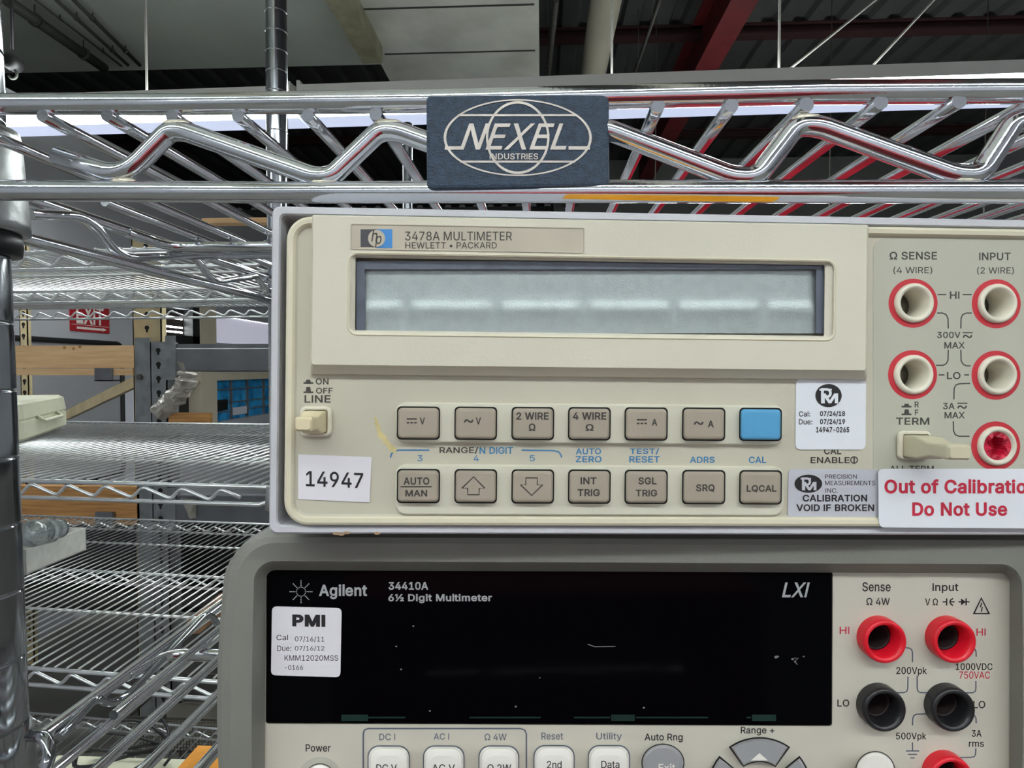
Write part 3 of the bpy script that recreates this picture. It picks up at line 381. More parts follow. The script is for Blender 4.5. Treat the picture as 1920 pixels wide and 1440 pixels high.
g	425	207 -151 31 0 -28 0 134 -140 21 -7 -21 8 82 -110 14 -13 -13 12 51 -69 7 -15 16 9 101 -41 -17 -9 6 -8 122 -66 -9 9 8 -9 154 -88 -13 6 14 -6 207 -97 -21 0 31 0 282 -75 -19 -15 20 15 311 -6 0 -31 0 25 311 68 0 -24 -1 0 306 68 2 0 -5 -8 287 41 8 10 -9 -9 252 16 15 7 -14 -8 195 5 24 0 -31 0 113 27 24 -15 -25 14 55 90 14 -28 -14 28 34 191 0 -39 0 39 55 293 -14 -29 14 29 112 361 -24 -16 25 15 196 384 -31 0 24 0 253 373 -14 8 15 -8 288 346 -8 10 9 -10 308 319 -5 8 1 0 313 319 -2 0 0 20 313 379 0 -20 20 0 372 379 -19 0 0 -129 372 -9 0 130 0 -33 350 -90 15 21 -15 -21 291 -136 25 10 -25 -10,205 59 -24 0 23 0 264 75 -16 -11 16 11 300 121 -8 -20 8 20 312 193 0 -28 0 27 300 264 8 -21 -8 20 264 312 16 -11 -16 12 205 330 23 0 -24 0 145 312 16 12 -16 -13 109 262 8 21 -9 -20 96 193 0 26 0 -27 109 123 -9 20 8 -20 145 76 -16 11 17 -11
h	410	114 227 0 22 0 -76 114 0 0 76 -21 0 53 0 20 0 0 170 53 509 0 -170 20 0 114 509 -21 0 0 -74 114 287 0 74 -4 0 102 287 4 0 12 35 152 362 -21 -15 22 15 227 384 -28 0 26 0 295 369 -19 10 20 -11 341 321 -11 21 11 -22 357 240 0 33 0 -80 357 0 0 80 -20 0 296 0 20 0 0 78 296 235 0 -78 0 30 273 304 15 -16 -15 17 210 329 27 0 -18 0 161 317 14 8 -15 -8 126 283 9 15 -8 -16
i	167	53 0 20 0 0 126 53 379 0 -126 20 0 114 379 -21 0 0 -126 114 0 0 126 -21 0,84 443 11 0 -12 0 54 455 8 -8 -9 7 41 483 0 -11 0 11 54 512 -9 -8 8 8 84 524 -12 0 11 0 114 512 -8 8 8 -8 126 483 0 11 0 -11 114 455 8 7 -8 -8
k	381	110 137 22 21 0 25 110 212 0 -25 3 0 121 212 -4 0 54 56 284 379 -54 -56 26 0 360 379 -25 0 -59 -60 184 199 59 60 -2 0 177 199 2 0 -22 -21,53 0 20 0 0 170 53 509 0 -170 20 0 114 509 -21 0 0 -170 114 0 0 170 -21 0,294 0 26 0 -49 62 148 186 49 -62 14 14 191 229 -14 -15 61 -77 372 0 -60 76 -26 0
l	189	139 -2 8 0 -29 0 74 20 14 -15 -14 15 53 84 0 -27 0 142 53 509 0 -142 20 0 114 509 -21 0 0 -137 114 99 0 136 0 -18 120 62 -4 7 5 -7 146 52 -13 0 6 0 160 53 -3 -1 4 0 170 54 -3 0 3 -17 181 3 -4 17 -6 -2 162 -1 7 1 -8 -1
m	610	53 0 20 0 0 126 53 379 0 -126 19 0 112 379 -20 0 0 -28 112 295 0 28 -1 0 108 295 1 0 5 21 132 346 -11 -14 12 13 172 376 -15 -7 15 7 219 386 -16 0 28 0 287 361 -17 17 18 -17 321 295 -5 27 -3 0 312 295 3 0 5 18 337 343 -12 -14 12 14 381 375 -17 -8 17 7 437 386 -21 0 22 0 497 372 -18 9 18 -10 541 328 -11 20 10 -19 557 255 0 30 0 -85 557 0 0 85 -21 0 496 0 20 0 0 85 496 254 0 -85 0 27 473 313 15 -12 -16 12 419 330 20 0 -17 0 374 320 13 7 -12 -7 345 290 7 13 -6 -12 335 247 0 16 0 -82 335 0 0 82 -20 0 274 0 21 0 0 87 274 260 0 -87 0 21 253 311 14 -13 -14 13 199 330 22 0 -14 0 158 320 13 7 -14 -7 126 289 8 14 -8 -13 114 238 0 20 0 -79 114 0 0 79 -21 0
n	410	114 227 0 22 0 -76 114 0 0 76 -21 0 53 0 20 0 0 126 53 379 0 -126 19 0 112 379 -20 0 0 -30 112 287 0 31 -3 0 102 287 4 0 12 35 152 362 -21 -15 22 15 227 384 -28 0 26 0 295 369 -19 10 19 -11 341 321 -11 21 11 -22 357 240 0 33 0 -80 357 0 0 80 -20 0 296 0 20 0 0 78 296 235 0 -78 0 30 273 304 15 -16 -15 17 210 329 27 0 -18 0 161 317 14 8 -15 -8 126 283 9 15 -8 -16
o	415	207 -8 35 0 -34 0 117 16 26 -16 -26 17 56 85 15 -29 -15 29 34 187 0 -38 0 40 56 291 -15 -29 15 30 117 360 -26 -17 26 16 207 384 -34 0 35 0 299 360 -26 16 26 -17 359 291 -14 30 15 -29 381 187 0 40 0 -38 359 85 15 29 -14 -29 299 16 26 17 -26 -16,207 46 -25 0 26 0 270 66 -16 -13 17 13 307 117 -8 -21 8 22 319 187 0 -25 0 26 307 258 8 -22 -8 22 270 310 17 -13 -16 13 207 330 26 0 -25 0 145 310 16 13 -16 -13 108 258 8 22 -8 -21 96 187 0 26 0 -25 108 117 -8 22 8 -21 145 66 -16 13 16 -13
p	424	53 -143 20 0 0 174 53 379 0 -174 19 0 112 379 -20 0 0 -20 112 319 0 20 2 0 118 319 -2 0 5 8 137 346 -8 -10 8 10 171 373 -14 -8 15 8 229 384 -24 0 32 0 313 361 -24 15 24 -16 370 293 -14 29 13 -30 390 189 0 40 0 -40 370 84 13 30 -14 -29 313 16 24 16 -24 -16 229 -8 32 0 -23 0 173 4 14 -8 -15 8 138 31 8 -10 -8 11 118 59 5 -8 -1 0 114 59 1 0 0 -67 114 -143 0 67 -21 0,220 47 -23 0 24 0 279 66 -16 -13 16 12 316 117 -8 -22 8 21 328 189 0 -27 0 27 316 261 8 -21 -8 21 280 311 16 -12 -16 13 220 330 24 0 -23 0 161 312 16 12 -16 -12 125 263 8 21 -8 -21 113 189 0 28 0 -28 125 115 -8 21 8 -21 162 65 -16 12 16 -12
r	259	53 0 20 0 0 126 53 379 0 -126 19 0 112 379 -20 0 0 -19 112 321 0 19 1 0 115 321 -1 0 7 19 152 367 -17 -12 18 12 213 385 -23 0 5 0 229 384 -6 1 6 0 243 384 -3 0 0 -21 243 322 0 21 -1 1 230 324 7 -1 -7 1 207 326 8 0 -18 0 159 315 14 7 -14 -8 126 284 8 13 -8 -14 114 237 0 18 0 -79 114 0 0 79 -21 0
s	365	182 -8 29 0 -26 0 112 3 21 -7 -20 8 62 38 13 -15 -13 15 36 94 4 -22 19 4 94 107 -20 -5 5 -21 124 60 -15 10 15 -10 181 45 -23 0 27 0 244 62 -15 -11 16 12 268 103 0 -16 0 13 254 136 9 -9 -9 8 212 155 19 -4 -21 5 149 170 21 -5 -34 8 72 208 17 -17 -17 17 47 274 0 -27 0 22 65 332 -12 -17 12 16 115 370 -21 -9 21 10 187 384 -27 0 26 0 254 372 -19 8 18 -7 299 339 -12 14 11 -14 324 290 -5 19 -19 -4 268 277 19 4 -5 15 243 316 12 -12 -13 11 187 333 25 0 -22 0 131 317 15 10 -15 -11 109 277 0 16 0 -14 124 243 -10 9 10 -8 172 223 -22 5 19 -5 229 209 -19 5 35 -8 306 171 -16 17 17 -17 331 107 0 26 0 -23 312 47 13 17 -12 -17 260 6 22 10 -23 -9
t	227	204 379 -66 0 0 -17 204 327 0 17 -66 0 6 327 66 0 0 17 6 379 0 -17 66 0,65 471 0 -126 20 0 126 471 -20 0 0 -124 126 98 0 124 0 -17 136 61 -7 8 7 -7 170 50 -16 0 4 0 185 51 -6 -1 6 1 202 54 -5 -1 4 -18 213 2 -4 17 -6 -2 192 -3 8 1 -8 -1 168 -4 8 0 -32 0 92 21 18 -17 -18 17 65 93 0 -31 0 126
u	410	182 -5 29 0 -25 0 115 11 19 -11 -20 10 69 59 11 -22 -11 21 53 139 0 -32 0 80 53 379 0 -80 20 0 114 379 -21 0 0 -78 114 144 0 78 0 -30 137 75 -16 16 15 -17 200 50 -27 0 18 0 249 62 -14 -8 15 8 283 97 -8 -16 9 15 296 153 0 -22 0 75 296 379 0 -75 20 0 357 379 -20 0 0 -126 357 0 0 126 -20 0 298 0 20 0 0 31 298 92 0 -31 3 0 307 92 -3 0 -12 -35 257 17 22 15 -22 -15
w	567	138 0 20 0 -39 126 23 379 38 -126 21 0 87 379 -21 0 16 -55 133 214 -15 55 7 -23 154 137 -7 28 7 -29 175 41 -7 35 -3 0 165 41 3 0 7 34 186 135 -7 -29 7 28 206 214 -7 -24 15 55 252 379 -15 -55 21 0 316 379 -21 0 16 -55 362 214 -15 55 6 -24 382 136 -7 28 6 -29 402 41 -7 35 -3 0 391 41 4 0 8 34 413 135 -7 -28 7 29 434 214 -7 -24 15 55 480 379 -15 -55 22 0 545 379 -22 0 -39 -126 429 0 39 126 -20 0 368 0 21 0 -16 57 319 172 16 -58 -5 17 305 225 4 -18 -5 18 291 280 4 -19 -5 19 277 338 4 -20 4 0 291 338 -5 0 -5 -19 277 280 4 19 -5 -19 263 225 4 18 -5 -19 248 172 5 17 -17 -58 199 0 16 57 -21 0
x	379	21 0 23 0 50 73 171 218 -50 -73 0 -16 171 171 0 16 -47 69 29 379 47 -69 23 0 100 379 -24 0 16 -24 147 306 -15 24 13 -19 179 253 -9 17 9 -16 207 206 -9 15 -10 0 175 206 11 0 10 15 202 253 -8 -16 9 17 233 306 -12 -19 16 24 282 379 -16 -24 23 0 352 379 -24 0 -48 -70 209 169 47 70 0 15 209 214 0 -15 49 -71 358 0 -50 71 -24 0 287 0 23 0 -19 28 231 85 18 -28 -12 18 200 136 9 -16 -9 16 173 182 9 -15 10 0 205 182 -11 0 -10 -15 178 136 8 16 -8 -16 148 85 12 18 -19 -28 91 0 19 28 -23 0
y	389	47 -139 4 -1 5 18 61 -86 -4 -17 4 0 71 -87 -3 0 12 -3 104 -89 -10 -2 10 2 130 -74 -8 -8 8 8 151 -36 -6 -17 4 12 163 -1 -4 -12 -49 127 17 379 49 -127 23 0 84 379 -22 0 27 -74 165 155 -27 75 9 -23 187 87 -6 22 6 -23 206 21 -7 21 -8 0 184 21 7 0 6 21 202 87 -6 -23 7 23 224 155 -8 -23 27 75 305 379 -27 -74 22 0 371 379 -22 0 -55 -145 204 -58 56 146 -8 -20 177 -107 10 13 -11 -13 139 -136 14 7 -14 -6 91 -145 18 0 -10 0 65 -143 7 -1 -8 1
~	453	52 150 19 0 0 28 66 218 -10 -17 9 17 103 255 -15 -8 15 7 151 266 -17 0 17 0 197 256 -14 7 14 -8 246 221 -19 16 12 -11 275 198 -7 5 7 -4 299 192 -9 0 14 0 332 207 -8 -10 8 11 344 253 0 -20 19 0 400 253 -18 0 1 -28 386 185 10 17 -9 -17 349 148 16 8 -15 -8 301 137 17 0 -17 0 254 148 14 -8 -14 7 207 182 17 -16 -13 10 177 204 8 -4 -7 4 154 210 8 0 -14 0 121 196 9 10 -9 -9 108 150 0 22 -18 0
½	585	148 509 -22 0 0 -93 148 231 0 93 -18 0 94 231 18 0 0 77 94 462 0 -77 -1 0 91 462 1 0 -22 -17 25 412 22 17 0 18 25 466 0 -18 19 14 82 509 -19 -15 22 0,61 0 19 0 116 170 410 509 -116 -170 20 0 468 509 -19 0 -116 -170 119 0 116 170 -20 0,364 0 63 0 0 12 364 37 0 -12 31 33 458 137 -31 -34 12 12 487 170 -7 -9 7 10 497 201 0 -11 0 11 484 227 9 -6 -8 6 455 236 11 0 -12 0 426 226 7 7 -8 -7 414 198 0 12 -17 0 362 198 17 0 0 26 389 258 -18 -14 18 15 456 280 -27 0 28 0 524 258 -18 15 17 -15 549 202 0 22 0 -8 544 175 3 9 -4 -9 523 141 10 14 -10 -13 479 90 19 21 -13 -13 440 49 13 14 0 -1 440 46 0 1 38 0 553 46 -38 0 0 -16 553 0 0 15 -63 0
Ω	536	42 0 61 0 0 19 42 57 0 -19 41 0 166 57 -42 0 0 8 166 81 0 -8 -27 8 97 121 19 -18 -18 19 55 189 9 -26 -10 27 40 278 0 -32 0 35 57 374 -11 -29 11 29 104 449 -20 -21 20 21 176 498 -28 -11 28 12 268 516 -34 0 33 0 360 498 -28 12 27 -11 432 449 -21 21 20 -21 479 374 -11 29 11 -29 495 278 0 35 0 -32 481 189 10 27 -10 -26 439 121 18 19 -19 -18 370 81 27 8 0 -8 370 57 0 8 41 0 494 57 -41 0 0 -19 494 0 0 19 -61 0 311 0 61 0 0 34 311 102 0 -34 38 10 399 163 -21 -31 21 30 431 277 0 -46 0 37 410 373 14 -27 -13 26 354 434 24 -14 -25 14 268 455 33 0 -33 0 182 434 25 14 -24 -14 125 373 14 26 -13 -27 105 277 0 37 0 -46 136 163 -20 30 21 -30 225 102 -38 10 0 -34 225 0 0 34 -61 0
•	389	194 93 21 0 -20 0 139 107 17 -10 -16 10 100 147 9 -17 -10 16 85 202 0 -20 0 20 100 257 -10 -17 9 16 139 296 -16 -9 17 10 194 311 -20 0 21 0 249 296 -16 10 17 -9 289 257 -10 16 10 -17 304 202 0 20 0 -20 289 147 10 16 -10 -17 249 107 17 10 -16 -10
 	188	""".split('\n'):
    _c, _adv, _sp = _row.split('\t')
    GLYPHS[_c] = (int(_adv) / 1000, [[int(v) / 1000 for v in s.replace(' ', ' ').split()] for s in _sp.split(',') if s])


for _c, _adv, _h in (('I', 0.150, 0.509), ('l', 0.135, 0.530)):     # plain bars
    GLYPHS[_c] = (_adv, [sum(([x, y, 0, 0, 0, 0] for x, y in ((0.046, 0), (0.046, _h), (0.104, _h), (0.104, 0))), [])])


def _letter(ch, off):
    """flat mesh of one letter: contours flattened, pushed out by off, triangulated, kept where the winding is right"""
    k = (ch, off, 'c')
    if k in _T: return _T[k]
    polys = []
    for q in GLYPHS[ch][1]:
        n = len(q) // 6
        pts = []
        for i in range(n):
            a = q[i * 6:i * 6 + 6]; c = q[(i + 1) % n * 6:(i + 1) % n * 6 + 6]
            p0, p3 = Vector((a[0], a[1])), Vector((c[0], c[1]))
            h0, h3 = p0 + Vector((a[4], a[5])), p3 + Vector((c[2], c[3]))
            d = p3 - p0
            straight = abs(d.cross(h0 - p0)) < 2e-5 + 0.02 * d.length_squared and abs(d.cross(h3 - p0)) < 2e-5 + 0.02 * d.length_squared
            for j in range(1 if straight else 4):
                t = j / 4
                pts.append(p0 * (1 - t) ** 3 + h0 * 3 * t * (1 - t) ** 2 + h3 * 3 * t * t * (1 - t) + p3 * t ** 3)
        pts = [p for i, p in enumerate(pts) if (p - pts[i - 1]).length > 1e-5]
        polys.append(pts)
    V, F = [], []
    if polys:
        def area(P): return sum(P[i - 1].cross(P[i]) for i in range(len(P)))
        sg = 1 if area(max(polys, key=lambda P: abs(area(P)))) > 0 else -1
        if off:
            o2 = []
            for P in polys:
                Q = []
                for i, p in enumerate(P):
                    e0, e1 = (p - P[i - 1]).normalized(), (P[(i + 1) % len(P)] - p).normalized()
                    n0, n1 = Vector((e0.y, -e0.x)) * sg, Vector((e1.y, -e1.x)) * sg
                    m = n0 + n1
                    Q.append(p + m * (off * 0.8 / max(0.5, 0.5 * m.length_squared)))
                o2.append(Q)
            polys = o2
        vs, es = [], []
        for P in polys:
            o = len(vs); n = len(P)
            vs += P; es += [(o + i, o + (i + 1) % n) for i in range(n)]
        r = geometry.delaunay_2d_cdt(vs, es, [], 0, 1e-6)
        def wind(c):
            w_ = 0
            for P in polys:
                for i in range(len(P)):
                    a, b_ = P[i - 1], P[i]
                    if (a.y <= c.y) != (b_.y <= c.y):
                        x = a.x + (c.y - a.y) / (b_.y - a.y) * (b_.x - a.x)
                        if x > c.x: w_ += 1 if b_.y > a.y else -1
            return w_ * sg
        F = [tuple(f) for f in r[2] if wind(sum((r[0][i] for i in f), Vector((0, 0))) / len(f)) > 0]
        V = [Vector((v.x, v.y, 0)) for v in r[0]]
        used = sorted({i for f in F for i in f}); ix = {v: i for i, v in enumerate(used)}
        V = [V[i] for i in used]; F = [tuple(ix[i] for i in f) for f in F]
    _T[k] = (V, F)
    return _T[k]


def glyphs(s, off=0.0):
    """flat outline mesh of a word: vertices, faces and bounds"""
    if (s, off) in _T: return _T[(s, off)]
    V, F, x = [], [], 0.0
    for ch in s:
        v, f = _letter(ch, off)
        o = len(V)
        V += [p + Vector((x, 0, 0)) for p in v]; F += [tuple(i + o for i in p) for p in f]
        x += GLYPHS[ch][0] + off * 0.8
    xs = [v.x for v in V]; ys = [v.y for v in V]
    _T[(s, off)] = (V, F, (min(xs), max(xs), min(ys), max(ys)))
    return _T[(s, off)]


def bore(o, cuts):
    """cut round holes (centre, axis, radius, depth) through a part"""
    b = B()
    for c, a, r, d in cuts: b.lathe(Vector(c) - Vector(a) * d * 0.5, a, [(r, 0), (r, d)], 40)
    cut = put('cutter', b, 'dark')
    cut.parent = o.parent
    md = o.modifiers.new('bore', 'BOOLEAN'); md.operation = 'DIFFERENCE'; md.solver = 'EXACT'; md.object = cut
    bpy.context.view_layer.update()
    me = bpy.data.meshes.new_from_object(o.evaluated_get(bpy.context.evaluated_depsgraph_get()))
    o.modifiers.remove(md)
    m = o.data.materials[0]
    o.data = me
    if not me.materials: me.materials.append(m)
    bpy.data.objects.remove(cut)


class Face:                                      # the front plane of an instrument: x right, y into it, z up
    def __init__(self, px, py, depth, yaw=0.0, roll=0.0):
        R0 = Matrix((RGT, FWD, UPV)).transposed()
        self.R = R0 @ Matrix.Rotation(math.radians(yaw), 3, 'Z') @ Matrix.Rotation(math.radians(roll), 3, 'Y')
        self.O = cp(px, py, depth)
        self.MW = Matrix.Translation(self.O) @ self.R.to_4x4()

    def L(self, px, py, d=0.0):                  # pixel -> local point d metres in front of the plane
        o = self.R.transposed() @ (CAM - self.O); v = self.R.transposed() @ ray(px, py)
        t = (-d - o.y) / v.y
        return o + v * t

    def rr(self, x0, x1, y0, y1, r, d, n=6, inset=0.0, bulge=0.0, ref=None):   # rounded rectangle given in pixels; inset and r in mm
        q = d if ref is None else ref
        a, c = self.L(x0, y1, q), self.L(x1, y0, q)
        b_, e_ = self.L(x1, y1, q), self.L(x0, y0, q)
        X0, X1, Z0, Z1 = (a.x + e_.x) / 2 + inset, (b_.x + c.x) / 2 - inset, (a.z + b_.z) / 2 + inset, (c.z + e_.z) / 2 - inset
        return rrm(X0, X1, Z0, Z1, r, -d, n, bulge)

    def text(self, b, s, x0, y0, x1, y1, d, bold=0.0, dy=0.0, shear=0.0):
        V, F, (a0, a1, b0, b1) = glyphs(s, bold)
        P0, PX, PY = self.L(x0, y1, d), self.L(x1, y1 + dy, d), self.L(x0, y0, d)
        vs = []
        for v in V:
            u, q = (v.x - a0) / (a1 - a0), (v.y - b0) / (b1 - b0)
            vs.append(b.bm.verts.new(P0 + (PX - P0) * (u + shear * q) + (PY - P0) * q))
        for f in F:
            try: b.bm.faces.new([vs[i] for i in f])
            except ValueError: pass

    def line(self, b, pts, w, d, close=False):   # a printed line of pixel width w
        P = [self.L(x, y, d) for x, y in pts]
        k = w / FPX * (self.O - CAM).length / 2
        n = len(P)
        L_, R_ = [], []
        for i in range(n):
            if close: t = P[(i + 1) % n] - P[i - 1]
            else: t = P[min(i + 1, n - 1)] - P[max(i - 1, 0)]
            t.normalize()
            q = Vector((-t.z, 0, t.x)) * k
            L_.append(P[i] + q); R_.append(P[i] - q)
        rng = range(n) if close else range(n - 1)
        for i in rng:
            j = (i + 1) % n
            b.poly([L_[i], R_[i], R_[j], L_[j]])

    def disc(self, b, cx, cy, rx, ry, d, n=40, r0=0.0):
        o = [self.L(cx + rx * math.cos(2 * PI * k / n), cy + ry * math.sin(2 * PI * k / n), d) for k in range(n)]
        if r0 <= 0: b.poly(o); return
        i = [self.L(cx + rx * r0 * math.cos(2 * PI * k / n), cy + ry * r0 * math.sin(2 * PI * k / n), d) for k in range(n)]
        for k in range(n):
            b.poly([o[k], o[(k + 1) % n], i[(k + 1) % n], i[k]])

    def quad(self, b, pts, d, th=0.00012):
        q = [self.L(x, y, d) for x, y in pts]
        b.loops([[p + Vector((0, th, 0)) for p in q], q])


def rrm(X0, X1, Z0, Z1, r, y, n=6, bulge=0.0):
    out = []
    r = min(r, (X1 - X0) / 2.01, (Z1 - Z0) / 2.01)
    zc, zh, xc = (Z0 + Z1) / 2, (Z1 - Z0) / 2, (X0 + X1) / 2
    for cx, cz, a0 in ((X1 - r, Z1 - r, 0), (X0 + r, Z1 - r, 90), (X0 + r, Z0 + r, 180), (X1 - r, Z0 + r, 270)):
        for k in range(n + 1):
            a = math.radians(a0 + 90 * k / n)
            out.append([cx + r * math.cos(a), cz + r * math.sin(a)])
    if bulge:                                    # more points on the two upright sides so they can belly out
        o2 = []
        N = len(out)
        for i in range(N):
            p, q = out[i], out[(i + 1) % N]
            o2.append(p)
            if abs(p[0] - q[0]) < 1e-6 and abs(p[1] - q[1]) > r:
                for k in range(1, 12): o2.append([p[0], p[1] + (q[1] - p[1]) * k / 12])
        for p in o2:
            f = 1 - ((p[1] - zc) / zh) ** 2
            p[0] += bulge * f * (1 if p[0] > xc else -1) * min(1, abs(p[0] - xc) / (X1 - xc))
        out = o2
    return [Vector((x, y, z)) for x, z in out]


mm = 0.001

# ================================================================== the building
XL, XR, YB, YF = -7.0, 7.0, -5.0, 13.0
ZC = CZ + 3.4
struct('floor', B().bbox((XL, YB, -0.1), (XR, YF, 0)), 'floor', 'grey concrete floor under the shelves', 'floor')
b = B()
prof, x = [], XL
while x < XR:                                    # trapezoid ribs running away from the lens
    prof += [(x, 0), (x + 0.15, 0), (x + 0.18, 0.05), (x + 0.27, 0.05), (x + 0.30, 0)]
    x += 0.30
b.loops([[Vector((px, Y, ZC + pz)) for px, pz in prof] + [Vector((px, Y, ZC + 0.12)) for px in (prof[-1][0], XL)] for Y in (YB, YF)])
struct('ceiling', b, 'deck', 'dark ribbed steel roof deck overhead', 'ceiling')
struct('wall_back', B().bbox((XL, YB - 0.1, 0), (XR, YB, ZC)), 'wallw', 'plain wall behind the viewer', 'wall')
struct('wall_right', B().bbox((XR, YB, 0), (XR + 0.1, YF, ZC)), 'wall', 'plain wall closing the hall on the right', 'wall')
struct('wall_left', B().bbox((XL - 0.1, YB, 0), (XL, YF, ZC)), 'wall', 'plain wall closing the hall on the left', 'wall')
struct('wall_front', B().bbox((0.2, 10.2, 0), (XR, 10.3, ZC)).bbox((XL, YF, 0), (0.2, YF + 0.1, ZC)).bbox((0.2, 10.2, 0), (0.3, YF, ZC)), 'farwall', 'grey far wall of the hall seen through the truss', 'wall')
# low office wall along the left, its top edge below the roof
WX = -2.5
ZO = CZ + 1.31
Yw0, Yw1 = YB, 9.0
yA = aty(0, 0, 1).y and None
def wy(px, py=650): return atx(px, py, WX).y
def wz(px, py): return atx(px, py, WX).z
yG, yW0, yW1 = wy(229), wy(398), wy(497)
b = B()
b.bbox((WX - 0.12, Yw0, 0), (WX, wy(300), ZO))
b.bbox((WX - 0.12, wy(300), wz(320, 575)), (WX, Yw1, ZO))         # above the windows
b.bbox((WX - 0.12, wy(300), 0), (WX, Yw1, wz(390, 795)))          # below them
b.bbox((WX - 0.12, wy(398), wz(440, 712)), (WX, Yw1, wz(440, 645)))
struct('wall_office', b, 'wall', 'light grey office partition wall along the left', 'wall')
b = B()                                                            # cream frame pieces
for x0, x1, ya, yb, dx in ((370, 399, 575, 800, 0.03), (313, 520, 698, 713, 0.026), (250, 310, 698, 713, 0.022)):
    z0, z1 = wz((x0 + x1) / 2, yb), wz((x0 + x1) / 2, ya)
    b.bbox((WX - 0.1 - dx, wy(x0), z0), (WX + dx, wy(x1), z1))
struct('trim_1', b, 'trimcream', 'cream window frame on the office wall', 'trim')
b = B().bbox((WX - 0.06, wy(300), wz(340, 640)), (WX - 0.05, wy(371), wz(340, 570)))
o = struct('window_1', b, 'darkwin', 'dark office window with glowing strips for lamp reflections', 'window')
b = B()
b.bbox((WX - 0.07, wy(357), wz(363, 645)), (WX + 0.02, wy(371), wz(363, 570)))
b.bbox((WX - 0.07, wy(300), wz(330, 645)), (WX + 0.02, wy(371), wz(330, 628)))
put('window_frame', b, 'blackm', o, 'black window frame')
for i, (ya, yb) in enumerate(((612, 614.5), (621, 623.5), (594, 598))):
    put('glow_strip', B().bbox((WX - 0.0495, wy(308), wz(340, yb)), (WX - 0.048, wy(355), wz(340, ya))), M['lamp'], o)  # glowing strips stand in for lamp reflections on the glass
b = B().bbox((WX - 0.08, wy(300), wz(340, 800)), (WX - 0.07, wy(376), wz(340, 705)))
struct('door_1', b, 'blackm', 'dark doorway under the cream frame', 'door')
o = struct('window_2', B().bbox((WX - 0.06, wy(399), wz(450, 800)), (WX - 0.05, wy(520), wz(450, 708))), 'bluewin', 'blue window with racks behind it', 'window')
b = B()
for px in (404, 440, 470, 500):
    b.bbox((WX - 0.05, wy(px), wz(450, 800)), (WX - 0.035, wy(px + 2.5), wz(450, 708)))
for py in (728, 752, 768):
    b.bbox((WX - 0.05, wy(403), wz(450, py + 2)), (WX - 0.036, wy(520), wz(450, py)))
put('window_bar', b, 'galv', o)
put('dark_box', B().bbox((WX - 0.05, wy(406), wz(420, 770)), (WX - 0.03, wy(433), wz(420, 750))), 'blackm', o)
put('pale_box', B().bbox((WX - 0.05, wy(443), wz(450, 778)), (WX - 0.03, wy(468), wz(450, 764))), 'wallw', o)

o = struct('window_3', B().bbox((WX - 0.06, wy(399), wz(440, 650)), (WX - 0.05, wy(520), wz(440, 585))), M['litroom'], 'bright window of a lit office', 'window')
put('glow_strip', B().bbox((WX - 0.0495, wy(436), wz(465, 599)), (WX - 0.048, wy(520), wz(465, 594))), M['lamp'], o)
struct('wall_panel', B().bbox((WX - 0.001, wy(230), 0), (WX + 0.004, wy(262), wz(240, 712))), 'wallw', 'white strip of the office wall beside the grey board', 'wall')

# soffit slabs, beams and purlins
zs = CZ + 2.4
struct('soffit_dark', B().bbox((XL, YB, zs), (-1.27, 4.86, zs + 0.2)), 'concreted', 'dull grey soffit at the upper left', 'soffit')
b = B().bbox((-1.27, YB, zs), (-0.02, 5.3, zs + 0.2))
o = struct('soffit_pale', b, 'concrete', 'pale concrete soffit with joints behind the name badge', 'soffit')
b = B()
for py in (12, 98):
    Y = atz(850, py, 2.4).y
    b.bbox((-1.2, Y - 0.008, zs - 0.004), (-0.05, Y + 0.008, zs))
put('joint', b, 'pipe', o)
for i, (z, Y, h) in enumerate(((3.34, 3.6, 0.09), (3.34, 6.3, 0.09), (3.34, 9.0, 0.09), (3.34, 11.7, 0.09))):
    b = B().bbox((XL, Y - 0.07, CZ + z - h / 2), (XR, Y + 0.07, CZ + z - h / 2 + 0.02)).bbox((XL, Y - 0.01, CZ + z - h / 2), (XR, Y + 0.01, ZC)).bbox((XL, Y - 0.07, ZC - 0.02), (XR, Y + 0.07, ZC))
    struct('purlin_beam', b, 'redold', 'dark red purlin crossing under the roof deck', 'beam')
b = B().bbox((1.49, YB, CZ + 2.9), (1.71, 13, CZ + 2.92)).bbox((1.59, YB, CZ + 2.92), (1.61, 13, ZC)).bbox((1.49, YB, ZC - 0.02), (1.71, 13, ZC))
struct('main_beam', b, 'redsteel', 'red steel beam running back under the roof', 'beam')

# ------------------------------------------------------------------ overhead services
o = thing('air_duct', 'round beige duct running back beside the red beam', 'duct', (0.47, 3, CZ + 2.7))
put('duct_tube', B().tube([(0, -8, 0), (0, 7.1, 0)], 0.115, 32), 'duct', o)
b = B()
for y in (-1.5, 1.2, 3.9, 6.2): b.lathe((0, y, 0), (0, 1, 0), [(0.115, 0), (0.122, 0.005), (0.122, 0.03), (0.115, 0.035)], 32, False, False)
put('duct_seam', b, 'duct', o)
o = thing('boxed_duct', 'dusty square duct under the soffit edge', 'duct', (-1.27, 4.5, zs))
put('duct_body', B().bbox((-0.07, -9, -0.12), (0.08, 0.1, 0)), 'ductd', o)
put('flange', B().bbox((-0.10, -9, -0.02), (-0.07, 0.1, 0)), 'ductd', o)
put('open_end', B().bbox((-0.06, 0.1, -0.11), (0.07, 0.102, -0.01)), 'dark', o)
def run(name, label, cat, p0, p1, r, m, z):
    a, c = atz(*p0, z), atz(*p1, z)
    o = thing(name, label, cat, a)
    put('pipe_run', B().tube([Vector((0, 0, 0)), c - a], r, 12), m, o)
    for t in (0.25, 0.75):
        p = (c - a) * t
        q = B().tube([p - Vector((0, 0.012, 0)), p + Vector((0, 0.012, 0))], r * 1.25, 12)
        q.tube([p, p + Vector((0, 0, (zs - CZ - z) if c.x < 0 else 3.4 - z))], 0.004, 6)
        put('hanger', q, m, o)
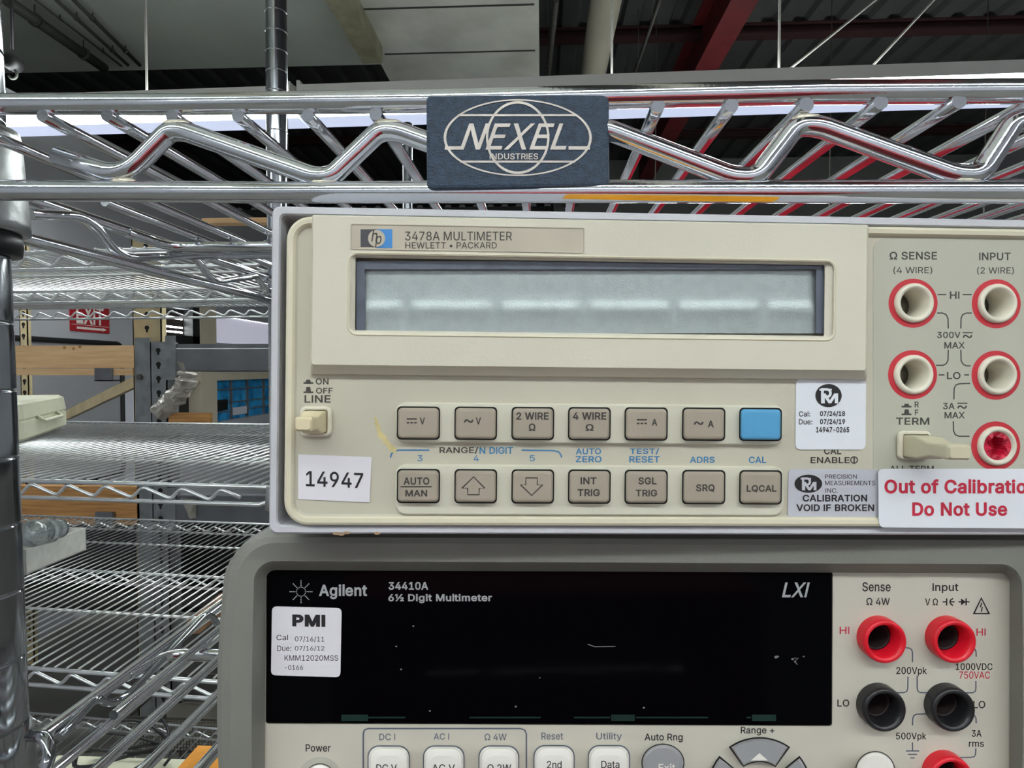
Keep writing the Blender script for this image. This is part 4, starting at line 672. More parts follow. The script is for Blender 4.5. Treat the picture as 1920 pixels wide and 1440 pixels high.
run('sprinkler_pipe', 'thick dark pipe slanting under the dull soffit', 'pipe', (12, 0), (196, 128), 0.035, 'pipe', 2.3)
run('conduit', 'thinner dark conduit, second from the thick pipe', 'pipe', (105, 0), (240, 122), 0.012, 'pipe', 2.36)
run('conduit', 'thin dark conduit nearest the rear chrome post', 'pipe', (138, 0), (262, 122), 0.014, 'pipe', 2.36)
run('conduit', 'faint conduit right beside the thick dark pipe', 'pipe', (66, 0), (228, 124), 0.007, 'pipe', 2.37)
run('conduit', 'twisted grey conduit beside the soffit edge', 'pipe', (1043, 0), (1027, 150), 0.022, 'steelwire', 2.8)
run('conduit', 'thin grey conduit left of the red beam', 'pipe', (1238, 0), (1186, 150), 0.012, 'steelwire', 2.9)
o = thing('hook_block', 'dark hanging hook block at the upper left edge', 'hook', cp(24, 118, 2.4))
put('hook_rod', B().tube([(0, 0, 0.05), (0, 0, 0.42)], 0.006, 8), 'blackm', o)
put('block', B().lathe((0, -0.015, 0), (0, 1, 0), [(0.015, -0.015), (0.028, -0.01), (0.032, 0.015), (0.028, 0.04), (0.015, 0.045)], 24), 'blackm', o)
put('hook', B().tube([(0.016 * math.sin(t), 0, -0.045 + 0.016 * math.cos(t)) for t in [k * 0.3 for k in range(16)]], 0.005, 8), 'pipe', o)


def strip_light(x0, x1, Y, z, label, cables=(), rot=0.0):
    L = x1 - x0
    o = thing('strip_light', label, 'ceiling light', Matrix.Translation((x0, Y, CZ + z)) @ Matrix.Rotation(rot, 4, 'Z'), 'fluorescent strip lights')
    b = B().loops([[Vector((x, y, h)) for y, h in ((-0.002, 0.0), (0.0, 0.045), (0.06, 0.07), (0.18, 0.07), (0.24, 0.045), (0.242, 0.0), (0.236, 0.0), (0.23, 0.03), (0.01, 0.03), (0.004, 0.0))] for x in (0, L)])
    put('housing', b, 'housing', o)
    put('diffuser', B().loops([[Vector((x, y, h)) for y, h in ((0.006, 0.002), (0.012, -0.018), (0.026, -0.026), (0.112, -0.026), (0.112, 0.018), (0.012, 0.018))] for x in (0.012, L - 0.012)]), M['lamp'], o)
    put('lens', B().loops([[Vector((x, y, h)) for y, h in ((0.113, 0.018), (0.113, -0.026), (0.214, -0.026), (0.228, -0.018), (0.234, 0.002), (0.228, 0.018))] for x in (0.012, L - 0.012)]), M['lens'], o)
    put('ceiling_fill', B().bbox((0.05, 0.07, 0.07), (L - 0.05, 0.17, 0.072)), M['fillglow'], o)  # unseen glow added on the housing top to brighten the ceiling
    for x in (0, L): put('end_cap', B().bbox((x - 0.006, 0, -0.022), (x + 0.006, 0.24, 0.06)), 'housing', o)
    for pts in cables:
        put('suspension_cable', B().tube(pts, 0.0045, 6), 'steelwire', o)


H = 3.4 - 0.977
strip_light(-3.52, -0.915, 2.27, 0.977, 'lit strip light crossing at the upper left', [[(1.0, 0.1, 0.065), (1.0, 0.1, H)], [(2.0, 0.1, 0.065), (2.0, 0.1, H)]], -0.025)
strip_light(-0.878, 1.72, 2.20, 0.977, 'lit strip light behind the name badge and the truss to its right', [[(1.13, 0.1, 0.065), (1.13, 0.1, H)], [(1.72, 0.1, 0.065), (1.72, 0.1, H)],
            [(1.73, 0.1, 0.065), (2.28, 0.1, 0.5), (3.0, 0.1, 1.0)], [(2.02, 0.1, 0.065), (2.42, 0.1, 0.5), (3.0, 0.1, 1.1)]], -0.025)
strip_light(1.77, 4.4, 2.13, 0.977, 'lit strip light past the right end of the truss', rot=-0.025)
for i, (x0, Y) in enumerate(((-3.4, -0.9), (-0.7, -0.9), (2.0, -0.9), (-3.4, -3.3), (-0.7, -3.3), (2.0, -3.3), (0.6, 5.4), (3.4, 5.4))):
    strip_light(x0, x0 + 2.56, Y, 0.977, 'lit strip light of the row ' + ('over the aisle behind the viewer' if Y > -2 and Y < 0 else 'at the back of the aisle' if Y < -2 else ('beyond the multimeters, nearest the office wall' if x0 < 0 else 'beyond the multimeters')), [[(0.4, 0.1, 0.065), (0.4, 0.1, H)], [(1.9, 0.1, 0.065), (1.9, 0.1, H)]])

# unseen red cabinet added behind the viewer to put red into the chrome
o = thing('reflection_cabinet', 'added red cabinet behind the viewer, there to redden the chrome rods', 'cabinet', (0.07, -0.62, 0))
put('cabinet_body', B().bbox((-0.27, -0.2, 0.1), (0.27, 0.2, 1.1)), 'cabred', o)
for k in range(5):
    d = put('drawer', B().bbox((-0.25, 0.2, 0.12 + k * 0.19), (0.25, 0.215, 0.295 + k * 0.19)), 'cabred', o)
    put('handle', B().tube([(-0.15, 0.215, 0.26 + k * 0.19), (-0.15, 0.24, 0.26 + k * 0.19), (0.15, 0.24, 0.26 + k * 0.19), (0.15, 0.215, 0.26 + k * 0.19)], 0.006, 8), 'chrome', d)
for sx in (-1, 1):
    for sy in (-1, 1):
        put('caster', B().lathe((sx * 0.22 - 0.015, sy * 0.15, 0.05), (1, 0, 0), [(0.02, 0), (0.05, 0.002), (0.05, 0.028), (0.02, 0.03)], 20).bbox((sx * 0.22 - 0.03, sy * 0.15 - 0.03, 0.08), (sx * 0.22 + 0.03, sy * 0.15 + 0.03, 0.1)), 'blackp', o)

# ------------------------------------------------------------------ sign and panel on the office wall
def wp(px, py, d=0.0): return atx(px, py, WX + d)
y0, y1 = wy(131), wy(204); zt, zb = wz(168, 563), wz(168, 623)
o = thing('exit_sign', 'red exit sign with a white arrow on the grey office wall', 'sign', (WX, (y0 + y1) / 2, zb))
hy = (y1 - y0) / 2
hz = zt - zb
put('sign_board', B().bbox((0.0, -hy, 0), (0.006, hy, hz)), 'signred', o)
bb = B()
V, F, (a0, a1, b0, b1) = glyphs('EXIT', 0.03)
vs = [bb.bm.verts.new((0.0065, -hy * 0.72 + (v.x - a0) / (a1 - a0) * hy * 1.4, hz * 0.24 + (v.y - b0) / (b1 - b0) * hz * 0.58)) for v in V]
for f in F: bb.bm.faces.new([vs[i] for i in f])
bb.bbox((0.006, -hy * 0.95, hz * 0.20), (0.0066, hy * 0.95, hz * 0.213))
put('lettering', bb, 'signwhite', o)
put('arrow', B().bbox((0.006, -hy * 0.7, hz * 0.075), (0.0066, hy * 0.6, hz * 0.145)).prism([(0.006, hy * 0.6, hz * 0.05), (0.006, hy * 0.84, hz * 0.11), (0.006, hy * 0.6, hz * 0.17)], (0.0006, 0, 0)), 'signwhite', o)
a, c = wp(-120, 637), wp(223, 643)
zt, zb = wz(100, 638), CZ - 0.62
Y0, Y1 = wy(-160), wy(224)
o = thing('wall_board', 'grey board with a rounded black edge under the exit sign', 'board', (WX, (Y0 + Y1) / 2, zb))
hy, hz = (Y1 - Y0) / 2, zt - zb
P = [Vector((0.012, p.x, p.z)) for p in rrm(-hy, hy, 0, hz, 0.045, 0, 8)]
put('panel_face', B().loops([[p - Vector((0.012, 0, 0)) for p in P], [p - Vector((0.004, 0, 0)) for p in P]]), 'board', o)
put('edge_trim', B().tube(P, 0.014, 8, True), 'blackm', o)

# ================================================================== racks behind
def xz(px, py, Y):
    p = aty(px, py, Y); return p.x, p.z


# pallet rack at the back left
RY = 2.15
o = thing('pallet_rack', 'steel pallet rack with punched uprights behind the wire shelves', 'rack', (xz(282, 690, RY)[0], RY, 0))
OX, OY = o.location.x, o.location.y
def rel(px, py, Y=RY): p = aty(px, py, Y); return Vector((p.x - OX, p.y - OY, p.z))
def upright(px0, px1, py_top, Y, m, label, dp):
    a, c = rel(px0, py_top, Y), rel(px1, py_top, Y)
    b = B().bbox((a.x, a.y, 0), (c.x, a.y + 0.004, a.z)).bbox((a.x, a.y, 0), (a.x + 0.004, a.y + dp, a.z)).bbox((c.x - 0.004, a.y, 0), (c.x, a.y + dp, a.z))
    u = put('upright', b, m, o, label)
    h = B(); xc = (a.x + c.x) / 2
    z = a.z - 0.03
    while z > 0.1:
        h.lathe((xc, a.y - 0.0012, z), (0, 1, 0), [(0.0085, 0), (0.0085, 0.001)], 14)
        h.prism([(xc - 0.006, a.y - 0.001, z), (xc + 0.006, a.y - 0.001, z), (xc + 0.003, a.y - 0.001, z - 0.017), (xc - 0.003, a.y - 0.001, z - 0.017)], (0, 0.0008, 0))
        z -= 0.0508
    put('punched_holes', h, 'dark', u)
    return u
upright(281, 312, 641, RY, 'galv', 'grey galvanised upright with teardrop holes', 0.07)
a, c = rel(252, 633), rel(281, 633)
b = B().bbox((a.x, 0.0, 0), (c.x, 0.004, a.z)).bbox((a.x, 0.004, 0), (a.x + 0.004, 0.06, a.z))
u = put('splice_column', b, 'galv', o, 'smooth grey column beside the punched one')
q = B()
p = rel(263, 707); q.lathe((p.x, -0.012, p.z), (0, 1, 0), [(0.002, 0), (0.011, 0.002), (0.011, 0.012)], 6, smooth=False)
put('bolt', q, 'steelwire', u)
upright(246, 300, 446, RY + 0.08, 'rackbeige', 'beige upright standing behind the grey one', 0.03)
upright(33, 48, 446, RY + 0.5, 'rackbeige', 'far beige upright at the left', 0.02)
p, q = rel(122, 770, RY + 0.5), rel(256, 703, RY + 0.12)
d = (q - p)
put('diagonal_brace', B().prism([p, q, q - Vector((0, 0, 0.042)), p - Vector((0, 0, 0.042))], (0, 0.03, 0)), 'rackbeige', o, 'beige diagonal brace')
for y0, y1, nm in ((645, 697, 'beam'), (930, 985, 'beam')):
    a, c = rel(312, y0), rel(520, y1)
    h = a.z - c.z
    b = B().loops([[Vector((x, y, c.z + z)) for y, z in ((0.01, 0), (0.0, 0.004), (0.0, h * 0.82), (0.006, h * 0.86), (0.006, h), (0.05, h), (0.05, 0))] for x in (a.x, a.x + 2.3)])
    bm_ = put('cross_beam', b, 'rackgrey', o, 'grey steel cross beam')
    put('end_plate', B().bbox((a.x - 0.002, -0.004, c.z - 0.03), (a.x + 0.035, 0.0, a.z + 0.03)), 'galv', bm_)
upright(1230, 1262, 560, RY, 'galv', 'grey upright hidden behind the instruments', 0.07)


def plank(name, px0, px1, py0, py1, Y, m, label, dep=0.04, extra=-1.4):
    x0, z1 = xz(px0, py0, Y); x1, z0 = xz(px1, py1, Y)
    o2 = thing(name, label, 'timber', (x1, Y, z0))
    put('plank', B().bbox((x0 - x1 + extra, 0, 0), (0, dep, z1 - z0)), m, o2)
    return o2, z1 - z0
o2, h = plank('wood_beam', 30, 251, 648, 690, RY, 'wood', 'pale timber beam below the exit sign')
for px, py in ((121, 652), (138, 654), (150, 650)):
    p = aty(px, py, RY) - o2.location
    put('knot', B().lathe((p.x, -0.0006, p.z), (0, 1, 0), [(0.006, 0), (0.006, 0.0008)], 12), 'woodd', o2)
put('lower_board', B().bbox((-1.8, -0.006, -0.026), (0, 0.05, -0.002)), 'wood', o2)
x0, z1 = xz(173, 690, RY - 0.03); x1, z0 = xz(204, 715, RY - 0.03)
cl = put('steel_clip', B().bbox((x0 - o2.location.x, -0.02, z0 - o2.location.z), (x1 - o2.location.x, -0.006, z1 - o2.location.z)).bbox((x0 - o2.location.x, -0.02, z0 - o2.location.z), (x1 - o2.location.x, 0.05, z0 - o2.location.z + 0.004)), 'rackgrey', o2)
o2, h = plank('wood_beam', 30, 262, 912, 985, RY, 'woodd', 'darker timber beam under the middle wire shelf', 0.04)
x0, z1 = xz(174, 962, RY - 0.03); x1, z0 = xz(207, 986, RY - 0.03)
put('steel_clip', B().bbox((x0 - o2.location.x, -0.02, z0 - o2.location.z), (x1 - o2.location.x, -0.006, z1 - o2.location.z)).bbox((x0 - o2.location.x, -0.02, z0 - o2.location.z - 0.004), (x1 - o2.location.x, 0.05, z0 - o2.location.z)), 'rackgrey', o2)
p = [aty(x, y, RY - d) for x, y, d in ((338, 934, 0.004), (367, 937, 0.012), (366, 972, 0.006), (357, 973, 0.016), (346, 953, 0.004))]
o2 = thing('plastic_scrap', 'torn scrap of pale plastic hanging on the lower grey cross beam', 'plastic', p[0])
put('scrap', B().prism([v - p[0] for v in p], (0.001, 0.003, 0)), 'wrap', o2)
put('fold', B().prism([p[1] - p[0], p[2] - p[0], p[3] - p[0] + Vector((0.0, -0.012, 0.01)), p[1].lerp(p[4], 0.5) - p[0] + Vector((0, -0.016, 0))], (0.001, -0.002, 0)), 'wrap', o2)
x0, z1 = xz(316, 774, RY - 0.02); x1, z0 = xz(393, 797, RY - 0.02)
o2 = thing('wood_block', 'short wood block beside the punched upright', 'timber', (x1, RY - 0.02, z0))
put('block', B().bbox((x0 - x1, 0, 0), (0, 0.02, z1 - z0)), 'woodd', o2)
x0, z1 = xz(378, 409, RY); x1, z0 = xz(560, 416, RY)
o2 = thing('wood_beam', 'thin timber batten high on the rack above the wire shelves', 'timber', (x1, RY, z0))
put('plank', B().bbox((x0 - x1, 0, 0), (0, 0.05, z1 - z0)), 'wood', o2)

u = put('deck_board', B().bbox((-0.95, 0.09, 0.425), (1.0, 0.8, 0.445)), 'blackm', bpy.data.objects['pallet_rack'])
# black bins on the low deck of the rack
for x0, x1, lab in ((-2.18, -1.46, 'black storage bin low on the rack under the darker timber beam'), (-1.36, -0.45, 'black storage bin low on the rack under the grey cross beam')):
    o2 = thing('storage_bin', lab, 'bin', ((x0 + x1) / 2, 2.62, 0.447))
    hw = (x1 - x0) / 2
    def tub(z, i): return [Vector((p.x, p.z, z)) for p in rrm(-hw + i, hw - i, -0.24 + i, 0.24 - i, 0.05, 0, 4)]
    put('tub', B().loops([tub(0, 0.03), tub(0.27, 0.0), tub(0.27, 0.012), tub(0.02, 0.04)]), 'blackp', o2)
    put('rim', B().loops([tub(0.25, -0.012), tub(0.285, -0.012), tub(0.285, 0.012), tub(0.25, 0.012)], False, False), 'blackp', o2)

# plastic-wrapped tube leaning by the upright
p = [cp(352, 697, 2.10), cp(349, 716, 2.10), cp(338, 736, 2.13), cp(321, 753, 2.16), cp(301, 772, 2.186)]
o = thing('wrapped_roll', 'crumpled plastic wrapped roll leaning beside the punched upright', 'roll', p[-1])
q = B(); lp = []; rnd = random.Random(11)
for i in range(37):
    t = i / 36 * 4; k = min(int(t), 3); f = t - k
    c = p[k].lerp(p[k + 1], f) - p[-1]
    d = (p[k + 1] - p[k]).normalized(); u = d.cross(Vector((0, 1, 0))).normalized(); v = d.cross(u)
    rad = (0.030 if i else 0.024) * (1 + 0.10 * math.sin(i * 0.9))
    lp.append([c + (u * math.cos(a_ * PI / 7) + v * math.sin(a_ * PI / 7)) * rad * (1 + rnd.uniform(-0.11, 0.11) + 0.12 * math.sin(a_ * 1.7 + i * 0.5)) for a_ in range(14)])
put('wrapping', q.loops(lp), 'wrap', o)
put('loose_end', B().prism([lp[0][3], lp[0][6], lp[0][5] + Vector((0.02, -0.01, 0.03)), lp[0][4] + Vector((-0.01, -0.012, 0.034))], (0.002, -0.003, 0)), 'wrap', o)


# ------------------------------------------------------------------ wire racks
def post_mesh(b, gb, base, top, r, off):
    """round post with a ring groove every inch; base and top are points"""
    base, top = Vector(base), Vector(top)
    d = top - base; L = d.length; a = d / L
    prof = [(r, 0)]
    h = off
    while h < L - 0.01:
        prof += [(r, h - 0.0012), (r, h - 0.00085), (r, h - 0.0006), (r * 0.965, h - 0.0003), (r * 0.965, h + 0.0003), (r, h + 0.0006), (r, h + 0.00085), (r, h + 0.0012)]
        h += 0.0254
    prof.append((r, L))
    b.lathe(base, a, prof, 36)
    return b


def zigzag(x0, x1, zt, zb, per, ph, y=0.0):
    pts, x = [], x0 + ph
    while x < x1:
        pts += [Vector((x, y, zb)), Vector((x + per * 0.27, y, zt))]
        x += per
    pts.append(Vector((pts[-1].x + per * 0.5, y, zt + (zb - zt) * 0.68)))
    return rounded(pts, per * 0.12, 4)


def far_shelf(root, X0, X1, Y0, Y1, yaw, z, hgt, pitch, name_label):
    """open wire shelf: deck wires front to back over cross rods, trussed front and rear edges"""
    s = B()
    n = int((X1 - X0) / pitch)
    sk = math.tan(yaw)
    def fy(x): return Y0 - sk * (x - X1)          # front edge is slightly skewed
    def ry(x): return Y1 - sk * (x - X1)
    for i in range(n + 1):
        x = X0 + 0.012 + (X1 - X0 - 0.024) * i / n
        s.tube([(x, fy(x), z), (x, ry(x) - 0.002, z)], 0.0015, 6)
    sh = put('shelf', s, 'wire', root, name_label)
    for f in (0.0, 0.5, 1.0):                    # trusses front, middle, rear
        q = B()
        def P(x, dz): return Vector((x, fy(x) * (1 - f) + ry(x) * f, z + dz))
        dz0 = 0.003 if f == 1.0 else -0.004
        q.tube([P(X0, dz0), P(X1 - 0.02, dz0), P(X1, dz0 - 0.006)] if f != 0.5 else [P(X0, -0.004), P(X1, -0.004)], 0.0030, 8)
        q.tube([P(X0, -hgt), P(X1 - 0.035, -hgt), P(X1 - 0.01, -hgt + 0.008), P(X1, -hgt + 0.008)], 0.0030, 8)
        zz = zigzag(X0 + 0.01, X1 - 0.05, -0.008, -hgt + 0.004, 0.058, 0.0)
        q.tube([P(v.x, v.z) for v in zz], 0.0024, 7)
        put('truss', q, 'wire', sh)
    for f in (0.25, 0.75):
        put('cross_brace', B().tube([Vector((X0, fy(X0) * (1 - f) + ry(X0) * f, z - 0.004)), Vector((X1, fy(X1) * (1 - f) + ry(X1) * f, z - 0.004))], 0.0026, 7), 'wire', sh)
    for x in (X0 + 0.004, X1 - 0.004):
        q = B()
        for dz in (0, -hgt):
            q.tube([(x, fy(x), z + dz), (x, ry(x), z + dz)], 0.0028, 7)
        q.tube([Vector((x, fy(x) + v.x, z + v.z)) for v in zigzag(0.02, ry(x) - fy(x) - 0.05, -0.006, -hgt + 0.004, 0.058, 0)], 0.0022, 6)
        put('side_truss', q, 'wire', sh)
    for x, y in ((X1 - 0.004, fy(X1) - 0.005), (X1 - 0.004, ry(X1) - 0.01), (X0 + 0.01, fy(X0) + 0.01), (X0 + 0.01, ry(X0) - 0.01)):
        c = B().lathe((x, y, z - hgt - 0.004), (0, 0, 1), [(0.0145, 0), (0.0185, 0.001), (0.0165, hgt + 0.004), (0.0145, hgt + 0.005)], 20)
        put('corner_collar', c, 'zinc', sh)


RX1 = cp(505, 690, 0.775).x
o = thing('wire_rack', 'deep open wire rack behind, empty but for a few things at its left', 'shelving', (0, 0, 0))
Y0, Y1 = 0.80, 1.58
X0 = RX1 - 1.219
fr = [(RX1, 0.79), (RX1, 1.575), (X0 + 0.01, 0.90), (X0 + 0.01, 1.68)]
for x, y in fr:
    b = post_mesh(B(), None, (x, y, 0.02), (x, y, CZ + 0.62), 0.0135, 0.01)
    pp = put('post', b, 'post', o)
    put('foot', B().lathe((x, y, 0), (0, 0, 1), [(0.018, 0), (0.018, 0.008), (0.006, 0.012), (0.006, 0.03)], 20), 'zinc', pp)
    put('post_cap', B().lathe((x, y, CZ + 0.62), (0, 0, 1), [(0.0138, -0.002), (0.0138, 0.003), (0.010, 0.007)], 20), 'blackp', pp)
SA = math.radians(5)
ZM, ZLo, ZUp = CZ - 0.156, CZ - 0.426, CZ + 0.165
far_shelf(o, X0, RX1, Y0, Y1, SA, ZUp, 0.028, 0.019, 'upper wire shelf seen from below')
far_shelf(o, X0, RX1, Y0, Y1, SA, ZM, 0.028, 0.019, 'middle wire shelf')
far_shelf(o, X0, RX1, Y0, Y1, SA, ZLo, 0.028, 0.019, 'lower wire shelf')
far_shelf(o, X0, RX1, Y0, Y1, SA, CZ - 1.0, 0.028, 0.03, 'bottom wire shelf')

# things standing on that rack
a, c = atz(40, 836, -0.153), atz(128, 803, -0.153)
d = (c - a); ang = math.atan2(d.y, d.x)
Lc = d.length
o = thing('bench_instrument', 'cream plastic instrument case on the middle wire shelf', 'instrument',
          Matrix.Translation((a.x, a.y, ZM + 0.003)) @ Matrix.Rotation(ang, 4, 'Z'))
W, Hh = 0.22, 0.086
def shell(z0, z1, ins, r): return [Vector((p.x, p.z, 0)) for p in rrm(-0.0 + ins, Lc - ins, ins, W - ins, r, 0, 5)]
lv = [(0.006, 0.006), (0.012, 0.0), (0.045, 0.0), (0.046, 0.0025), (0.050, 0.0025), (0.051, 0.0), (Hh - 0.006, 0.004), (Hh, 0.012)]
put('case', B().loops([[p + Vector((0, 0, z)) for p in shell(0, 0, i, 0.02)] for z, i in lv]), 'instr', o)
for x in (0.03, Lc - 0.03):
    for y in (0.03, W - 0.03): put('rubber_foot', B().lathe((x, y, 0), (0, 0, 1), [(0.01, 0), (0.01, 0.007)], 14), 'blackp', o)
put('handle', B().tube(rounded([(Lc * 0.3, -0.0, 0.05), (Lc * 0.3, -0.012, 0.04), (Lc * 0.7, -0.012, 0.04), (Lc * 0.7, 0, 0.05)], 0.01), 0.004, 8), 'instr', o)

a, c = atz(48, 1078, -0.423), atz(162, 1030, -0.423)
o = thing('carton_tray', 'white carton tray on the lower wire shelf', 'tray', (a.x, a.y, ZLo + 0.002))
d = c - a
v = Vector((d.x, d.y, 0)); L2 = v.length; v.normalize(); nrm = Vector((-v.y, v.x, 0)) * 0.16
hT = 0.052
b = B()
def wallq(p, q, t=0.003):
    n = (q - p).cross(Vector((0, 0, 1))).normalized() * t
    b.prism([p, q, q - n, p - n], (0, 0, hT))
A0, A1, A2, A3 = Vector((0, 0, 0)), v * L2, v * L2 + nrm, nrm
for p, q in ((A0, A1), (A1, A2), (A2, A3), (A3, A0)): wallq(p, q)
b.prism([A0, A1, A2, A3], (0, 0, 0.003))
put('tray_body', b, 'carton', o)
# clear jar lying in the tray
p, q = cp(52, 1003, 1.20), cp(116, 990, 1.28)
ax = (q - p)
Lj = ax.length
o = thing('clear_jar', 'clear plastic jar lying in the white carton tray', 'jar', p)
put('jar_body', B().lathe((0, 0, 0), ax, [(0.004, 0.0), (0.024, 0.002), (0.026, 0.008), (0.026, Lj * 0.62), (0.018, Lj * 0.7), (0.018, Lj * 0.72)], 28), 'clear', o)
put('jar_lid', B().lathe(ax * 0.74, ax, [(0.004, 0), (0.020, 0.001), (0.020, 0.016), (0.004, 0.017)], 24), 'clear', o)
put('metal_part', B().lathe(ax * 0.1, ax, [(0.002, 0), (0.012, 0.002), (0.012, Lj * 0.42), (0.002, Lj * 0.44)], 20), 'chrome', o)

# things far below on the floor side
a = atz(98, 1436, -1.0)
o = thing('cream_panel', 'cream sheet lying on the bottom wire shelf', 'sheet', (a.x, a.y, CZ - 0.998))
put('sheet', B().bbox((0, -0.25, 0), (0.36, 0.02, 0.012)), 'instr', o)
a = cp(384, 1425, 1.46)
o = thing('orange_box', 'small orange box on the bottom wire shelf', 'box', (a.x, a.y, CZ - 0.998))
put('carton', B().bbox((-0.05, -0.04, 0), (0.06, 0.06, 0.055)), 'orange', o)
put('box_lid', B().bbox((-0.052, -0.042, 0.05), (0.062, 0.062, 0.06)), 'orange', o)
a = cp(225, 1385, 1.5)
o = thing('cable_coil', 'loose black cable coil under the lower wire shelf', 'cable', (a.x, a.y, CZ - 0.99))
pts = [Vector((0.11 * math.cos(t) * (1 + 0.1 * math.sin(3.1 * t)), 0.07 * math.sin(t), 0.02 + 0.004 * t + 0.012 * math.sin(2.3 * t))) for t in [k * 0.25 for k in range(80)]]
put('cord', B().tube(pts, 0.0038, 7), 'cable', o)
put('plug', B().box(pts[-1], (0.03, 0.02, 0.018)), 'blackp', o)
a, c = cp(240, 1345, 1.75), cp(500, 1405, 1.75)
o = thing('mesh_basket', 'dark wire mesh basket low behind the shelves', 'basket', (a.x, a.y, c.z))
q = B(); Wm, Hm = c.x - a.x, a.z - c.z
n = 44
for i in range(n + 1): q.tube([(Wm * i / n, 0, 0), (Wm * i / n, 0, Hm)], 0.0012, 4)
for i in range(11): q.tube([(0, 0, Hm * i / 10), (Wm, 0, Hm * i / 10)], 0.0012, 4)
put('mesh_side', q, 'mesh', o)
put('rim', B().tube([(0, 0, Hm), (Wm, 0, Hm), (Wm, 0.25, Hm), (0, 0.25, Hm)], 0.004, 8, True), 'mesh', o)
put('basket_floor', B().bbox((0, 0, -0.006), (Wm, 0.25, 0)), 'mesh', o)
for x, y in ((0, 0), (Wm - 0.01, 0), (0, 0.24), (Wm - 0.01, 0.24)): put('leg', B().bbox((x, y, -c.z), (x + 0.01, y + 0.01, 0)), 'mesh', o)
a, c = cp(352, 1160, 1.16), cp(470, 1070, 1.46)
o = thing('brown_board', 'brown fibre board strip below the lower wire shelf', 'board', a)
d = c - a
put('strip', B().prism([Vector((0, 0, 0)), d, d - Vector((0, 0, 0.03)), Vector((0, 0, -0.03))], (0.02, 0.004, 0)), 'brown', o)

# ================================================================== the near wire rack
I0, I1 = 1 / 0.1885, 1 / 0.162
def fp(px, py, dd=0.0): return cp(px, py, 1 / (I0 + (I1 - I0) * px / 1900) + dd)


PL = cp(-52, 690, 0.2286)                        # front left post at eye level
LEAN = Vector((-0.019, 0, 1)).normalized()
rack = thing('wire_rack', 'chrome wire rack holding the two multimeters, post at the left edge', 'shelving', (PL.x, PL.y, 0))
RO = rack.location.copy()
PX = 0.0195                                      # wire pitch
XA = fp(79, 215).x
XR1 = XA - 3 * PX + 0.914
RYR = 0.64
posts = [(PL - RO + Vector((0, 0, 0)), LEAN, CZ + 0.75)]
b = B()
base = PL - LEAN * ((CZ - 0.01) / LEAN.z)
po = (CZ - 0.01) / LEAN.z - 0.0086
post_mesh(b, None, base - RO, base - RO + LEAN * (CZ + 0.7), 0.0127, po % 0.0254)
pp = put('post', b, 'post', rack)
put('foot', B().lathe(base - RO, (0, 0, 1), [(0.018, -0.01), (0.018, -0.002), (0.006, 0.002), (0.006, 0.02)], 20), 'zinc', pp)
for x, y, zt in ((XA - 2.6 * PX, RYR - 0.03, 0.085), (XR1 - 0.01, RYR - 0.03, 0.085), (XR1 - 0.01, PL.y - 0.045, 0.75)):
    p = put('post', post_mesh(B(), None, Vector((x, y, 0.01)) - RO, Vector((x, y, CZ + zt)) - RO, 0.0127, 0.01), 'post', rack)
    put('post_cap', B().lathe(Vector((x, y, CZ + zt)) - RO, (0, 0, 1), [(0.013, -0.002), (0.013, 0.003), (0.009, 0.007)], 20), 'blackp', p)

TOPROD = [(0, 195), (300, 195), (520, 193), (800, 190), (1150, 182), (1530, 173), (1900, 171)]
BOTROD = [(0, 357), (520, 361), (1150, 359), (1900, 359)]
ZZ = [(108, 293), (232, 333), (318, 246), (345, 246), (590, 332), (622, 331), (712, 245), (745, 246), (985, 333), (1015, 333), (1105, 241),
      (1140, 243), (1375, 333), (1420, 332), (1493, 236), (1535, 236), (1790, 329), (1836, 329), (1900, 228), (1945, 226)]


